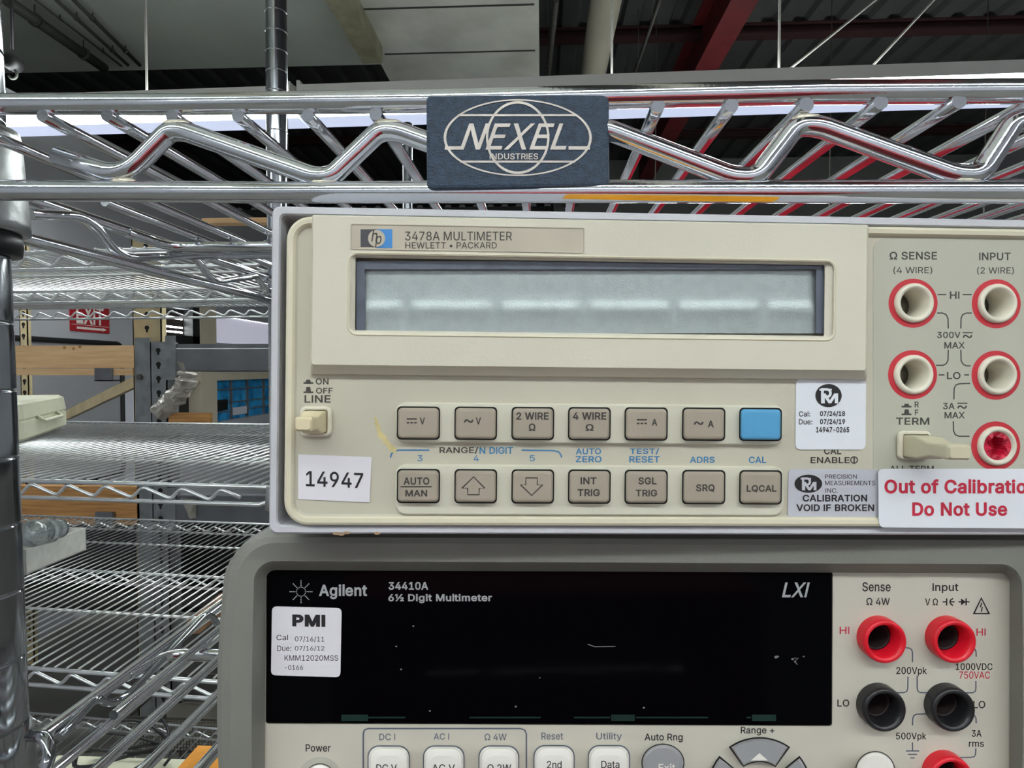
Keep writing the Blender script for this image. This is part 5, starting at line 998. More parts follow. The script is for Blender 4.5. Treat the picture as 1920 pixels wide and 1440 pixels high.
def near_shelf(dz, label, wr=0.0019, xo=0.0, snk=None):
    D = Vector((0, 0, dz)) - RO
    w_ = B()
    wz_ = None
    starts = [fp(px, py, -0.002) for px, py in ((79, 217), (200, 216), (322, 217), (446, 217), (577, 217), (704, 213), (838, 210), (970, 207), (1102, 203), (1234, 198), (1372, 197), (1513, 196), (1652, 192), (1799, 190))]
    zw = sum(p.z for p in starts) / len(starts)
    x = starts[-1].x
    while x < XR1 - 0.02:
        x += PX
        starts.append(Vector((x, starts[-1].y - 0.0016, starts[-1].z)))
    for p in starts:
        w_.tube([p + D, Vector((p.x, RYR, zw)) + D], wr, 10)
    p0 = fp(0, 232, 0.006)
    w_.tube([Vector((XA - PX, p0.y - 0.012, zw)) + D, Vector((XA - PX, RYR, zw)) + D], wr, 10)
    w_.tube([Vector((XA - 2 * PX, 0.262, zw)) + D, Vector((XA - 2 * PX, RYR, zw)) + D], wr, 10)
    sh = put('shelf', w_, 'chrome', rack, label)
    # front truss
    for rod in (TOPROD, BOTROD):
        P = [fp(*p) for p in rod]
        P = [P[0] + (P[0] - P[1]).normalized() * 0.012] + P
        P.append(P[-1] + (P[-1] - P[-2]) * ((XR1 - 0.02 - P[-1].x) / (P[-1].x - P[-2].x)))
        put('front_rod', B().tube([p + D for p in P], 0.00315, 16), 'chrome', sh)
    zz = [fp(*p) for p in ZZ]
    per = zz[-2] - zz[-6]
    k = len(zz) - 4
    while zz[-1].x < XR1 - 0.08: zz.append(zz[-4] + per)
    q = B().tube([p + D for p in rounded(zz, 0.0075, 6)], 0.0029, 14)
    put('front_zigzag', q, 'chrome', sh)
    for px, py in ((232, 341), (606, 342), (1398, 342), (1815, 339), (330, 232), (728, 232), (1515, 222)):
        p = fp(px, py, -0.001) + D
        put('weld_spot', B().lathe(p - Vector((0.004, 0, 0)), (1, 0, 0), [(0.0005, 0), (0.0012, 0.0015), (0.0014, 0.004), (0.0011, 0.0065), (0.0004, 0.008)], 9), 'weld', sh)
    # left side rails, snake and cross braces
    q = B()
    xs = XA - 3 * PX + xo
    def side(px, py): p = atx(px, py, -0.209); return p + D
    q = B().tube([Vector((xs, PL.y + 0.005, zw - 0.003)) + D, Vector((xs, RYR, zw - 0.003)) + D], wr + 0.0008, 12)
    put('side_rail', q, 'chrome', sh)
    zr = CZ + (0.0525 if not snk else 0.0553)
    q = B().tube([Vector((-0.209, PL.y + 0.005, zr)) + D, Vector((-0.209, RYR, zr)) + D], 0.0029 if not snk else 0.0024, 12)
    put('side_rail', q, 'chrome', sh)
    snake = [side(*p) for p in ((56, 402), (165, 404), (222, 484), (365, 478), (398, 530), (482, 517), (497, 545), (540, 541), (552, 560), (585, 556))]
    if snk: snake = [atx(px, py, -0.209) - RO for px, py in snk]
    put('side_zigzag', B().tube(rounded(snake, 0.012, 5), 0.0023 if not snk else 0.0019, 12), 'chrome' if not snk else 'post', sh)
    def brace(pts, r): put('cross_brace', B().tube(pts, r, 10), 'chrome', sh)
    for yy in (0.333, 0.49):
        brace(rounded([Vector((xs + 0.001, yy - 0.03, zw - 0.004)) + D, Vector((xs + 0.004, yy, zw - 0.0055)) + D, Vector((XR1 - 0.03, yy, zw - 0.0055)) + D], 0.012), 0.0026)
        brace([Vector((xs + 0.001, yy + 0.004, zw - 0.0095)) + D, Vector((XR1 - 0.03, yy + 0.004, zw - 0.0095)) + D], 0.0024)
    brace([Vector((xs, RYR, zw + 0.004)) + D, Vector((XR1, RYR, zw + 0.004)) + D], 0.003)
    brace([Vector((xs, RYR, zw - 0.022)) + D, Vector((XR1, RYR, zw - 0.022)) + D], 0.003)
    put('side_rail', B().tube([Vector((XR1 - 0.02, 0.13, zw - 0.003)) + D, Vector((XR1 - 0.02, RYR, zw - 0.003)) + D], 0.003, 10), 'chrome', sh)
    c = B()
    cz = cp(-54, 440, 0.2286)
    c.lathe(Vector((cz.x, cz.y, CZ + 0.0505)) + D, LEAN, [(0.0135, 0), (0.0180, 0.0005), (0.0178, 0.004), (0.0160, 0.036), (0.0155, 0.0385), (0.0133, 0.039)], 36)
    put('corner_collar', c, 'zinc', sh)
    c = B().lathe(Vector((cz.x, cz.y, CZ + 0.042)) + D, LEAN, [(0.0129, 0), (0.0150, 0.0003), (0.0156, 0.004), (0.0152, 0.0085), (0.0134, 0.009)], 36)
    put('plastic_sleeve', c, 'blackp', sh)
    return sh, zw


sh_top, ZW = near_shelf(0.0, 'upper chrome shelf with the badge')
DZ = -0.1555 - (ZW - CZ)
sh_low, _ = near_shelf(DZ, 'lower chrome shelf under the instruments', 0.0023, -0.0035, ((112, 1383), (182, 1306), (206, 1322), (240, 1304), (386, 1151), (402, 1158), (414, 1186), (470, 1130)))
q = B().tube([p - RO for p in rounded([cp(58, 1379, 0.222), cp(84, 1381, 0.215), cp(95, 1412, 0.212), cp(84, 1445, 0.210), cp(62, 1490, 0.21)], 0.006, 5)], 0.0021, 10)
put('bent_rod', q, 'post', sh_low)

# badge clipped to the upper front rods
FB = Face(971, 266, 0.1690, -0.8, -0.3)
badge = bpy.data.objects.new('name_badge', None)
COL.objects.link(badge)
badge.parent = rack
badge.matrix_local = Matrix.Translation(-RO) @ FB.MW
badge['label'] = 'dark blue maker badge with a silver globe emblem'
def R_(i, d): return FB.rr(800, 1142, 179, 352, 0.0012, d, 4, i)
body = put('badge_plate', B().loops([R_(0.0003, -0.0055), R_(0, -0.005), R_(0, -0.0008), R_(0.0003, -0.0002), R_(0.0009, 0)]), 'navy', badge)
q = B()
FB.disc(q, 970.7, 258, 139, 72, 0.00015, 64, 0.965)
FB.disc(q, 970.7, 258, 59.5, 68.5, 0.00015, 56, 0.93)
def chord(y): return 139 * math.sqrt(max(0, 1 - ((y - 258) / 72) ** 2))
for y in (216, 303):
    FB.line(q, [(970.7 - chord(y) + 1, y), (970.7 + chord(y) - 1, y)], 3.6, 0.00016)
FB.line(q, [(834, 277.5), (868, 277.5)], 6, 0.00016)
FB.line(q, [(1066, 277.5), (1106, 277.5)], 6, 0.00016)
FB.text(q, 'NEXEL', 862, 231.5, 1060, 280.5, 0.0002, 0.01, 0, 0.09)
FB.text(q, 'INDUSTRIES', 918, 287.5, 1009, 299, 0.00018, 0.015)
put('emblem', q, 'silver', badge)

# ================================================================== upper multimeter (beige)
H_ = Face(1245, 1003, 0.1600, 1.8, 0.55)
hp = thing('multimeter', 'beige multimeter in a pale grey case, on top of the black screened one', 'multimeter', H_.MW)
WH = 0.2230
q = H_.L(506, 700, 0)
xl = q.x; xr = xl + WH
zb = 0.0; zt = (H_.L(508, 389, 0).z + H_.L(1900, 408, 0).z) / 2
def cs(i, y, r=0.002): return rrm(xl + i, xr - i, zb + i, zt - i, max(r - i * 0.3, 0.0008), y, 4)
b = B().loops([cs(0.0008, 0.36), cs(0, 0.357), cs(0, 0.0006), cs(0.0005, 0), cs(0.0019, 0), cs(0.0022, 0.0006), cs(0.0022, 0.012), ])
put('case', b, 'case', hp)
put('gap_shade', B().loops([cs(0.003, 0.0115), cs(0.003, 0.0119)]), 'dark', hp)  # near-black sheet paints the shade in the gap around the panel
for sx in (0.05, 0.16):
    for y in (0.024, 0.3):
        put('foot_pad', B().bbox((xl + sx - 0.008, y - 0.008, zb - 0.0020), (xl + sx + 0.008, y + 0.008, zb + 0.0004)), 'blackp', hp)
ya = 0.012
a = H_.R.transposed() @ (fp(1052, 375) - H_.O); c = H_.R.transposed() @ (fp(1408, 375) - H_.O)
put('caution_label', B().bbox((a.x, 0.002, zt), (c.x + 0.008, 0.0125, zt + 0.0003)), 'yellow', hp, 'yellow label on the top cover')
# unseen red folder added on the top cover to redden the chrome above
fo = thing('folder', 'added red folder on the pale grey case, there to redden the chrome wires above', 'folder', H_.MW @ Matrix.Translation((0.0, 0.022, zt)))
put('cover', B().bbox((0.012, 0, 0.0002), (0.125, 0.2, 0.0012)).bbox((0.012, 0, 0.0028), (0.125, 0.2, 0.0036)).bbox((0.012, 0, 0.0002), (0.0132, 0.2, 0.0036)), 'folder', fo)
put('paper_sheets', B().bbox((0.0135, 0.004, 0.0013), (0.121, 0.196, 0.0027)), 'label', fo)
# front panel with raised rim
XO = 2030
x0p = H_.L(533, 700, 0.0015).x
xrp = xr - 0.0035
zp0 = H_.L(1000, 987, 0.0015).z; zp1 = H_.L(540, 403.5, 0.0015).z
def fr_(i, d, r): return rrm(x0p + i, xrp - i, zp0 + i, zp1 - i, max(r - i, 0.0006), -d, 8)
b = B().loops([fr_(0, -0.011, 0.0062), fr_(0, 0.0005, 0.0062), fr_(0.0003, 0.0012, 0.0062), fr_(0.0009, 0.0015, 0.0062), fr_(0.0019, 0.0014, 0.0062), fr_(0.0023, 0.0009, 0.0062), fr_(0.0028, 0.0003, 0.0062)])
fpn = put('front_panel', b, 'panel', hp)
rim = B().loops([fr_(-0.00005, 0.0004, 0.0062), fr_(0.00025, 0.00125, 0.0062), fr_(0.0009, 0.00158, 0.0062), fr_(0.0019, 0.00148, 0.0062), fr_(0.00235, 0.0009, 0.0062)], False, False)
put('rim', rim, 'creamrim', fpn)
D0 = 0.0003
# printed grey terminal area
P = [H_.L(x, y, D0 + 0.00004) for x, y in ((1637, 975), (2010, 975), (2010, 447))] + [H_.L(1637 + 22 * (1 - math.cos(t)), 447 + 22 * (1 - math.sin(t)), D0 + 0.00004) for t in [PI / 2 * (1 - k / 6) for k in range(7)]]
tap = put('terminal_area', B().loops([[p + Vector((0, 0.00004, 0)) for p in P], [p - Vector((0, 0.00003, 0)) for p in P]]), 'panelg', hp)
# display block
db = 0.0042
def dbl(i, d, top=0, bot=0): return H_.rr(584, 1626, 414 + top, 707 - bot, 0.0006, d, 3, i)
b = B().loops([H_.rr(584, 1626, 412, 708, 0.0005, D0, 3), H_.rr(583.5, 1627, 412.5, 706, 0.0005, 0.0018, 3), H_.rr(584, 1626, 413, 692, 0.0007, db - 0.0006, 3), H_.rr(586, 1624, 415, 689, 0.0007, db, 3),
               H_.rr(652, 1567, 480, 634, 0.0024, db, 3), H_.rr(655, 1564, 483, 631, 0.0021, db - 0.0004, 3), H_.rr(661, 1556, 487, 627.5, 0.0014, db - 0.0006, 3), H_.rr(666, 1546, 490, 625, 0.0004, db - 0.0012, 3), H_.rr(667, 1545, 491, 624.5, 0.0003, 0.0009, 3)], True, False)
dsp = put('display_bezel', b, 'cream', hp)
b = B().loops([H_.rr(651, 1568, 479, 635, 0.0025, db + 0.00001, 6), H_.rr(653, 1566, 481, 633, 0.0023, db + 0.00025, 6), H_.rr(656, 1563, 484, 630, 0.0020, db + 0.00005, 6)], False, False)
put('window_rim', b, 'creamrim', dsp)
# liquid crystal foil: flat above, ridge shaped for a highlight, broken at digit seams
xs = list(range(668, 1545, 4)); ys = [490, 500, 520, 545, 560, 566, 570, 574, 578, 582, 586, 592, 600, 610, 618, 625]
def ridge(px, py):
    if py < 556: h = 0
    elif py < 582: h = 0.0006 * (1 - math.cos((py - 556) / 26 * PI)) / 2
    else: h = 0.0006 * max(0, 1 - (py - 582) / 46) + 0.00025 * max(0, (py - 600) / 25)
    k = 1
    for s in (762, 930, 1098, 1263, 1430): k *= 1 - 0.85 * math.exp(-((px - s) / 12) ** 2)
    return h * k
bm_ = B()
G = [[bm_.bm.verts.new(H_.L(x, y, 0.0009 + ridge(x, y))) for x in xs] for y in ys]
for i in range(len(ys) - 1):
    for j in range(len(xs) - 1):
        f = bm_.bm.faces.new((G[i][j], G[i + 1][j], G[i + 1][j + 1], G[i][j + 1])); f.smooth = True
lcd = put('display_foil', bm_, 'lcd', dsp, 'blank grey green display')
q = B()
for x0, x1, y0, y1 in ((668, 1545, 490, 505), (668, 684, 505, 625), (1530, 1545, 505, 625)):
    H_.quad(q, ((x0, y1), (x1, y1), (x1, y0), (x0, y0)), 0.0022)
put('display_border', q, mat('recess_shade_edge', (92, 98, 112), 0.3, 0, 0.1, 200), dsp)  # dark strips paint the recess shade along with the polarizer edge
# nameplate recess, logo and type
q = B().loops([H_.rr(657, 1096, 423, 471, 0.0003, db + 0.0002, 2), H_.rr(658.5, 1094.5, 424.5, 469.5, 0.0003, db + 0.0002, 2), H_.rr(659, 1094, 425, 469, 0.0003, db + 0.00003, 2)], False, True)
npl = put('nameplate', q, 'plate', dsp, 'tan strip printed with the model name')
q = B(); dn = db + 0.0001
H_.text(q, '3478A MULTIMETER', 759.5, 434, 960, 451, dn, 0.004)
H_.text(q, 'HEWLETT • PACKARD', 760, 454, 931.5, 466, dn, 0.004)
put('lettering', q, 'ink', npl)
q = B(); H_.quad(q, ((676, 463), (706, 463), (706, 430), (676, 430)), dn)
put('logo_ground', q, 'hpgrey', npl)
q = B(); H_.quad(q, ((706, 465), (735.5, 465), (735.5, 430), (706, 430)), dn)
put('logo_ground', q, 'hpblue', npl)
q = B(); H_.disc(q, 706, 447, 16, 16, dn + 0.00015)
put('logo_disc', q, 'plate', npl)
q = B(); H_.text(q, 'h', 696, 431, 706, 453, dn + 0.0002, 0.01, 0, 0.35); H_.text(q, 'p', 703, 442, 713, 463, dn + 0.0002, 0.01, 0, 0.35)
put('logo_letters', q, 'ink', npl)

# panel lettering
ink, blue, red = B(), B(), B()
dt = D0 + 0.00008
T = lambda s, x0, y0, x1, y1, bold=0.02, dy=0: H_.text(ink, s, x0, y0, x1, y1, dt, bold, dy)
TB = lambda s, x0, y0, x1, y1, bold=0.022: H_.text(blue, s, x0, y0, x1, y1, dt, bold)
for y0, y1, k in ((712, 719.5, 4), (725.5, 737, 8)):
    H_.quad(ink, ((569, y1), (587.5, y1), (587.5, y1 - 3), (569, y1 - 3)), dt, 0.00003)
    H_.quad(ink, ((573, y1 - 3), (583, y1 - 3), (581.5, y0), (574.5, y0)), dt, 0.00003)
T('ON', 592, 709.5, 616, 721); T('OFF', 592.5, 727, 624, 738); T('LINE', 571, 741, 620, 755)
T('RANGE/', 824, 838, 897, 851); TB('N DIGIT', 899, 838, 962, 851)
H_.line(blue, [(732, 858), (734, 851), (740, 845.5), (750, 844), (805, 844)], 2.6, dt)
H_.line(blue, [(978, 844), (1037, 845), (1047, 847), (1052, 853), (1053, 858)], 2.6, dt)
for s, x0 in (('3', 782.5), ('4', 888), ('5', 993)): TB(s, x0, 853.5, x0 + 10, 865, 0.006)
TB('AUTO', 1079.5, 840.5, 1127, 852); TB('ZERO', 1079.5, 855, 1128, 867); TB('TEST/', 1181, 840.5, 1236, 852.5); TB('RESET', 1180, 855, 1237, 867.5)
TB('ADRS', 1293.5, 856, 1340, 868); TB('CAL', 1404, 856, 1437, 868.5)
T('Ω SENSE', 1668, 472, 1757, 487); T('(4 WIRE)', 1675, 500, 1748, 514.5, 0.006); T('INPUT', 1836, 473.5, 1895, 488); T('(2 WIRE)', 1832, 500.5, 1901, 515, 0.006)
T('HI', 1781, 546.5, 1799, 560.5); T('LO', 1775.5, 697.5, 1801, 711); T('300V', 1757, 622, 1801, 634); T('MAX', 1770.5, 641.5, 1809, 653.5)
T('3A', 1768, 755.5, 1790, 767.5); T('MAX', 1771, 772.5, 1809, 784.5); T('TERM', 1680, 783, 1742.5, 796.5); T('R', 1715, 753, 1723, 764); T('F', 1715.5, 768, 1722, 778.5)
for x0, y0 in ((1805, 622.5), (1795, 755)):
    H_.line(ink, [(x0, y0 + 1.2), (x0 + 19, y0 + 1.2)], 2, dt)
    H_.text(ink, '~', x0, y0 + 5, x0 + 18, y0 + 11.5, dt, 0.0)
W_ = 2.3
for pts in ([(1758, 552.3), (1774, 552.3)], [(1805, 552.3), (1822, 552.3)], [(1760, 703), (1771, 703)], [(1808, 703), (1817, 703)], [(1797.5, 836), (1812, 836)],
            [(1757, 587), (1767, 587), (1774, 590), (1777.5, 597), (1778, 616)], [(1822, 587), (1812, 587), (1805, 590), (1802, 597), (1801.5, 616)],
            [(1778, 656), (1777.5, 676), (1774, 682), (1768, 685), (1755, 685)], [(1801.5, 656), (1802, 676), (1806, 683), (1812, 686), (1820, 686)],
            [(1819, 719), (1799, 719.5), (1792, 722), (1789, 729), (1788.5, 749)], [(1787.5, 790), (1788, 808), (1791, 815), (1798, 818), (1818, 818)]):
    H_.line(ink, pts, W_, dt)
for y0, y1 in ((757, 764), (767.5, 778.5)):
    H_.quad(ink, ((1690.5, y1), (1709, y1), (1709, y1 - 3), (1690.5, y1 - 3)), dt, 0.00003)
    H_.quad(ink, ((1695, y1 - 3), (1705, y1 - 3), (1703.5, y0), (1696.5, y0)), dt, 0.00003)
T('CAL', 1545, 838.5, 1577.5, 852); T('ENABLE', 1520, 857, 1593, 868.5); T('ALL TERM', 1668, 873, 1751, 885)
H_.disc(ink, 1601.5, 862.5, 7.4, 7, dt, 28, 0.72); H_.line(ink, [(1601.5, 857), (1601.5, 868)], 2.4, dt)
put('lettering', ink, 'ink', fpn); put('blue_lettering', blue, 'inkblue', fpn, 'blue printed lettering')
q = B(); rnd = random.Random(3)
for p0, p1, w0 in (((705, 785), (714, 820), 5), ((714, 815), (736, 843), 7)):
    for k in range(9):
        t = k / 8; x = p0[0] + (p1[0] - p0[0]) * t + rnd.uniform(-2, 2); y = p0[1] + (p1[1] - p0[1]) * t
        H_.disc(q, x, y, w0 * rnd.uniform(0.5, 0.9), w0 * rnd.uniform(0.4, 0.9), dt + k * 1e-6, 9)
put('stain', q, 'stain', fpn, 'yellow glue stain')
q = B()
for x, y, rx in ((632, 1000.5, 9), (650, 999, 7), (707, 1000, 6), (640, 1002, 6)): H_.disc(q, x, y, rx, 2.6, 0.00003 + x * 1e-8, 12)
put('rust_marks', q, 'rust', hp)

# button strips and buttons
for y0, y1 in ((757, 833), (872, 967)):
    b = B().loops([H_.rr(741, 1470, y0, y1, 0.0028, D0, 6), H_.rr(742, 1469, y0 + 1, y1 - 1, 0.0027, 0.0011, 6), H_.rr(744, 1467, y0 + 3, y1 - 3, 0.0024, 0.0014, 6)])
    st = put('button_strip', b, 'strip', fpn)
ds = 0.0014
BT = []
c1 = [(745, 823), (853, 930), (960, 1037), (1066, 1143), (1172, 1250), (1280, 1358), (1387, 1464)]
r1 = ['=V', '~V', '2 WIRE|Ω', '4 WIRE|Ω', '=A', '~A', '']
r2 = ['AUTO|MAN', 'up', 'down', 'INT|TRIG', 'SGL|TRIG', 'SRQ', 'LQCAL']
TX = {'=V': [('V', 787, 783, 797, 796)], '~V': [('V', 892, 783, 902, 796)], '=A': [('A', 1222, 785.5, 1232.5, 798)], '~A': [('A', 1327, 788.5, 1338.5, 801.5)],
      0: [('2 WIRE', 968, 773, 1029, 787), ('Ω', 991.5, 794, 1004, 808)], 1: [('4 WIRE', 1074, 773, 1137, 787), ('Ω', 1098, 795, 1113, 808)],
      'AUTO|MAN': [('AUTO', 756.5, 895, 805, 909), ('MAN', 760, 918.5, 801, 931)], 'INT|TRIG': [('INT', 1088.5, 895, 1118.5, 908), ('TRIG', 1083, 917, 1124.5, 930.5)],
      'SGL|TRIG': [('SGL', 1197, 895, 1231, 908.5), ('TRIG', 1192, 918, 1232, 931)], 'SRQ': [('SRQ', 1305, 908, 1340, 922.5)], 'LQCAL': [('LQCAL', 1400, 909.5, 1456, 923)]}
for row, (ya, yb, names) in enumerate(((764, 823, r1), (881, 942, r2))):
    for k, ((x0, x1), s) in enumerate(zip(c1, names)):
        dy = 2.5 * k / 6
        y0, y1 = ya + dy, yb + dy
        dtp = 0.0036
        # the cap is given where its front face shows; its foot sits on the strip
        b = B().loops([H_.rr(x0 + 2, x1 - 1, y0 + 2, y1 - 2, 0.0009, dtp - 0.0026, 4, 0.0), H_.rr(x0 + 1.5, x1 - 0.5, y0 + 1, y1 - 1, 0.001, dtp - 0.0007, 4), H_.rr(x0 + 4, x1 - 3, y0 + 3.5, y1 - 3.5, 0.0009, dtp - 0.0001, 4), H_.rr(x0 + 8, x1 - 7, y0 + 7, y1 - 7, 0.0007, dtp, 4)])
        bt = put('button', b, 'btnblue' if s == '' else 'btn', hp, 'blue shift button' if s == '' else None)
        put('button_well', B().loops([H_.rr(x0 - 1, x1 + 2, y0 - 2, y1 + 1.5, 0.0011, ds + 0.00002, 4), H_.rr(x0 - 1, x1 + 2, y0 - 2, y1 + 1.5, 0.0011, ds + 0.00012, 4)]), 'dark', bt)
        if not s: continue
        q = B(); dl = dtp + 0.00006
        key = s if '|' not in s or s in TX else (0 if s[0] == '2' else 1)
        for tx in TX.get(key, []): H_.text(q, *tx, dl, 0.03)
        if s == '=V' or s == '=A':
            xx = 762.5 if s == '=V' else 1194; yy = 785.5 if s == '=V' else 787
            H_.line(q, [(xx, yy), (xx + 19, yy)], 2.6, dl)
            for j in range(3): H_.line(q, [(xx + j * 7, yy + 7), (xx + j * 7 + 5, yy + 7)], 2.6, dl)
        if s == '~V': H_.text(q, '~', 870, 786, 887.5, 793, dl, 0.004)
        if s == '~A': H_.text(q, '~', 1301, 790, 1319, 797, dl, 0.004)
        if s == 'AUTO|MAN': H_.line(q, [(751, 912.5), (809.5, 912.5)], 2.3, dl)
        if s == 'up': H_.line(q, [(888, 894), (909, 915.5), (898.5, 915.5), (898.5, 927.5), (877, 927.5), (877, 915.5), (866, 915.5)], 2.4, dl, True)
        if s == 'down': H_.line(q, [(997, 929), (1017.5, 909), (1007.5, 909), (1007.5, 896), (986, 896), (986, 909), (976, 909)], 2.4, dl, True)
        put('lettering', q, 'ink', bt)

# push switches
def switch(nm, x0, x1, y0, y1, sx0, sx1, sy0, sy1, h, m, tipw):
    b = B().loops([H_.rr(x0, x1, y0, y1, 0.0016, D0, 6), H_.rr(x0, x1, y0, y1, 0.0016, 0.0012, 6), H_.rr(x0 + 3, x1 - 3, y0 + 3, y1 - 3, 0.0013, 0.0017, 6), H_.rr(sx0 - 2, sx1 + 2, sy0 - 2, sy1 + 2, 0.0006, 0.0016, 6), H_.rr(sx0 - 2, sx1 + 2, sy0 - 2, sy1 + 2, 0.0006, 0.0005, 6)])
    s = put(nm, b, 'ivory', hp)
    a, c = H_.L(sx0, sy1, 0.0015), H_.L(sx1, sy0, 0.0015)
    def rc(i, d, j=0): return rrm(a.x + i, c.x - i, a.z + j, c.z - j, 0.0006, -d, 4)
    g = 0.0012
    b = B().loops([rc(0, 0.0006), rc(0, h * 0.35), rc(0.0004, h * 0.62, g), rc(0.0006, h * 0.95, g * 0.9), rc(0.0010, h, g * 1.3)])
    put('switch_knob', b, m, s)
switch('line_switch', 562, 622, 762, 819, 572, 612, 770, 811, 0.012, 'tan', 0.5)
switch('terminal_switch', 1682, 1746, 808, 862, 1695, 1744, 816, 857, 0.0165, 'tanb', 0.5)

# terminals, their sockets bored into the panel
TERM = ((1712, 568.5), (1868, 569.5), (1711, 702.5), (1867.5, 703.5), (1867, 836))
for nm in ('front_panel',):
    bore(fpn, [(H_.L(x, y, 0.0003), (0, 1, 0), 0.0037, 0.014) for x, y in TERM])
    bore(tap, [(H_.L(x, y, 0.0003), (0, 1, 0), 0.0037, 0.014) for x, y in TERM])
for i, (cx, cy) in enumerate(TERM):
    nm = 'terminal'
    broken = i == 4
    q = B(); H_.disc(q, cx, cy, 46, 46, dt + 0.00003, 48, 0.72)
    t = put(nm, q, 'ringred', hp, 'damaged terminal with red plastic inside' if broken else None)
    c = H_.L(cx, cy, 0.0003); r = 0.0052
    b = B().lathe(c, (0, -1, 0), [(r, 0), (r, 0.0006), (r - 0.0004, 0.0011), (r - 0.0009, 0.0012), (r - 0.0012, 0.0009), (0.0037, 0.0006), (0.0036, -0.007)], 40, False, False)
    put('collar', b, 'ivory', t)
    put('socket_floor', B().lathe(c, (0, -1, 0), [(0.0036, -0.0069), (0.0035, -0.0067), (0.0016, -0.0067), (0.0015, -0.005), (0.0003, -0.0048)], 32), 'hole', t)
    if broken:
        b = B(); pr = []
        for k in range(30):
            a_ = 2 * PI * k / 30
            rr2 = 0.0030 - 0.0009 * (0.5 + 0.5 * math.sin(a_ * 2 + 0.7)) - 0.0002 * ((k * 7) % 5) / 2
            pr.append((a_, rr2))
        L0 = [c + Vector((0.0037 * math.cos(a_), -0.0006, 0.0037 * math.sin(a_))) for a_, _ in pr]
        L1 = [c + Vector((r2 * math.cos(a_), -0.0004 + 0.0007 * math.sin(a_ * 5), r2 * math.sin(a_))) for a_, r2 in pr]
        L2 = [c + Vector((r2 * 0.9 * math.cos(a_), 0.003, r2 * 0.9 * math.sin(a_))) for a_, r2 in pr]
        put('broken_insert', b.loops([L0, L1, L2], False, True), 'redp2', t)

# stickers
def sticker(F, parent, nm, pts, d, m, label, rad=0.0):
    q = [F.L(x, y, d) for x, y in pts]
    if rad: q = rounded(q, rad, 5, True)
    return put(nm, B().loops([[p + Vector((0, 0.00015, 0)) for p in q], q]), m, parent, label)
s = sticker(H_, fpn, 'asset_sticker', ((559, 936), (692.5, 942), (697, 857), (559, 852)), 0.0006, 'label', 'white number sticker')
q = B(); H_.text(q, '14947', 573.5, 882.5, 681, 911.5, 0.00068, 0.014, 4)
put('lettering', q, 'inkblk', s)
s = sticker(H_, fpn, 'calibration_sticker', ((1491.5, 843), (1623, 843), (1624, 711), (1492.5, 710.5)), 0.0006, 'labelw', 'white calibration date sticker', 0.0016)
q = B(); dl = 0.00068
H_.disc(q, 1553.5, 741.7, 24.7, 21.8, dl)
H_.text(q, 'Cal:', 1498, 771, 1519, 781, dl, 0.012); H_.text(q, '07/24/18', 1537.5, 770.5, 1584.5, 781.5, dl, 0.03)
H_.text(q, 'Due:', 1498, 786, 1523, 796, dl, 0.012); H_.text(q, '07/24/19', 1537.5, 785.5, 1584.5, 796.5, dl, 0.03); H_.text(q, '14947-0265', 1530, 800.5, 1592.5, 811, dl, 0.03)
put('lettering', q, 'inkblk', s)
def pm(F, q, cx, cy, k, d):
    F.text(q, 'M', cx - 13 * k, cy - 4 * k, cx + 18 * k, cy + 14.5 * k, d, 0.03)
    F.text(q, 'P', cx - 14 * k, cy - 14 * k, cx + 6 * k, cy + 14.5 * k, d + 0.00001, 0.02)
    F.line(q, [(cx - 17 * k, cy - 11 * k), (cx + 6 * k, cy - 11 * k)], 3.4 * k, d)
q = B(); pm(H_, q, 1553.5, 741.7, 1.0, dl + 0.00006); put('monogram', q, 'labelw', s)
s = sticker(H_, fpn, 'seal_sticker', ((1477, 971), (1650, 972), (1650, 880), (1478.5, 879)), 0.0006, 'label2', 'silver calibration seal sticker', 0.0013)
q = B()
H_.disc(q, 1515.6, 907, 26, 17, dl)
H_.text(q, 'PRECISION', 1547, 889.5, 1606.5, 897.5, dl, 0.0); H_.text(q, 'MEASUREMENTS', 1547, 901.5, 1641, 910, dl, 0.0); H_.text(q, 'INC.', 1548, 915.5, 1571, 924, dl, 0.0)
H_.text(q, 'CALIBRATION', 1505, 927.5, 1626, 940.5, dl, 0.028); H_.text(q, 'VOID IF BROKEN', 1493, 945.5, 1639, 958.5, dl, 0.028)
put('lettering', q, 'inkblk', s)
q = B(); pm(H_, q, 1515.6, 907, 0.85, dl + 0.00006); put('monogram', q, 'label2', s)
s = sticker(H_, fpn, 'warning_sticker', ((1648, 989), (1972, 991), (1972, 879), (1647, 879)), 0.0017, 'labelw', 'white out of calibration sticker with red type', 0.0016)
q = B()
H_.text(q, 'Out of Calibration', 1658.5, 898.5, 1944, 925.5, 0.00178, 0.032); H_.text(q, 'Do Not Use', 1710.5, 942, 1888.5, 967.5, 0.00178, 0.032)
put('lettering', q, 'inkred', s)

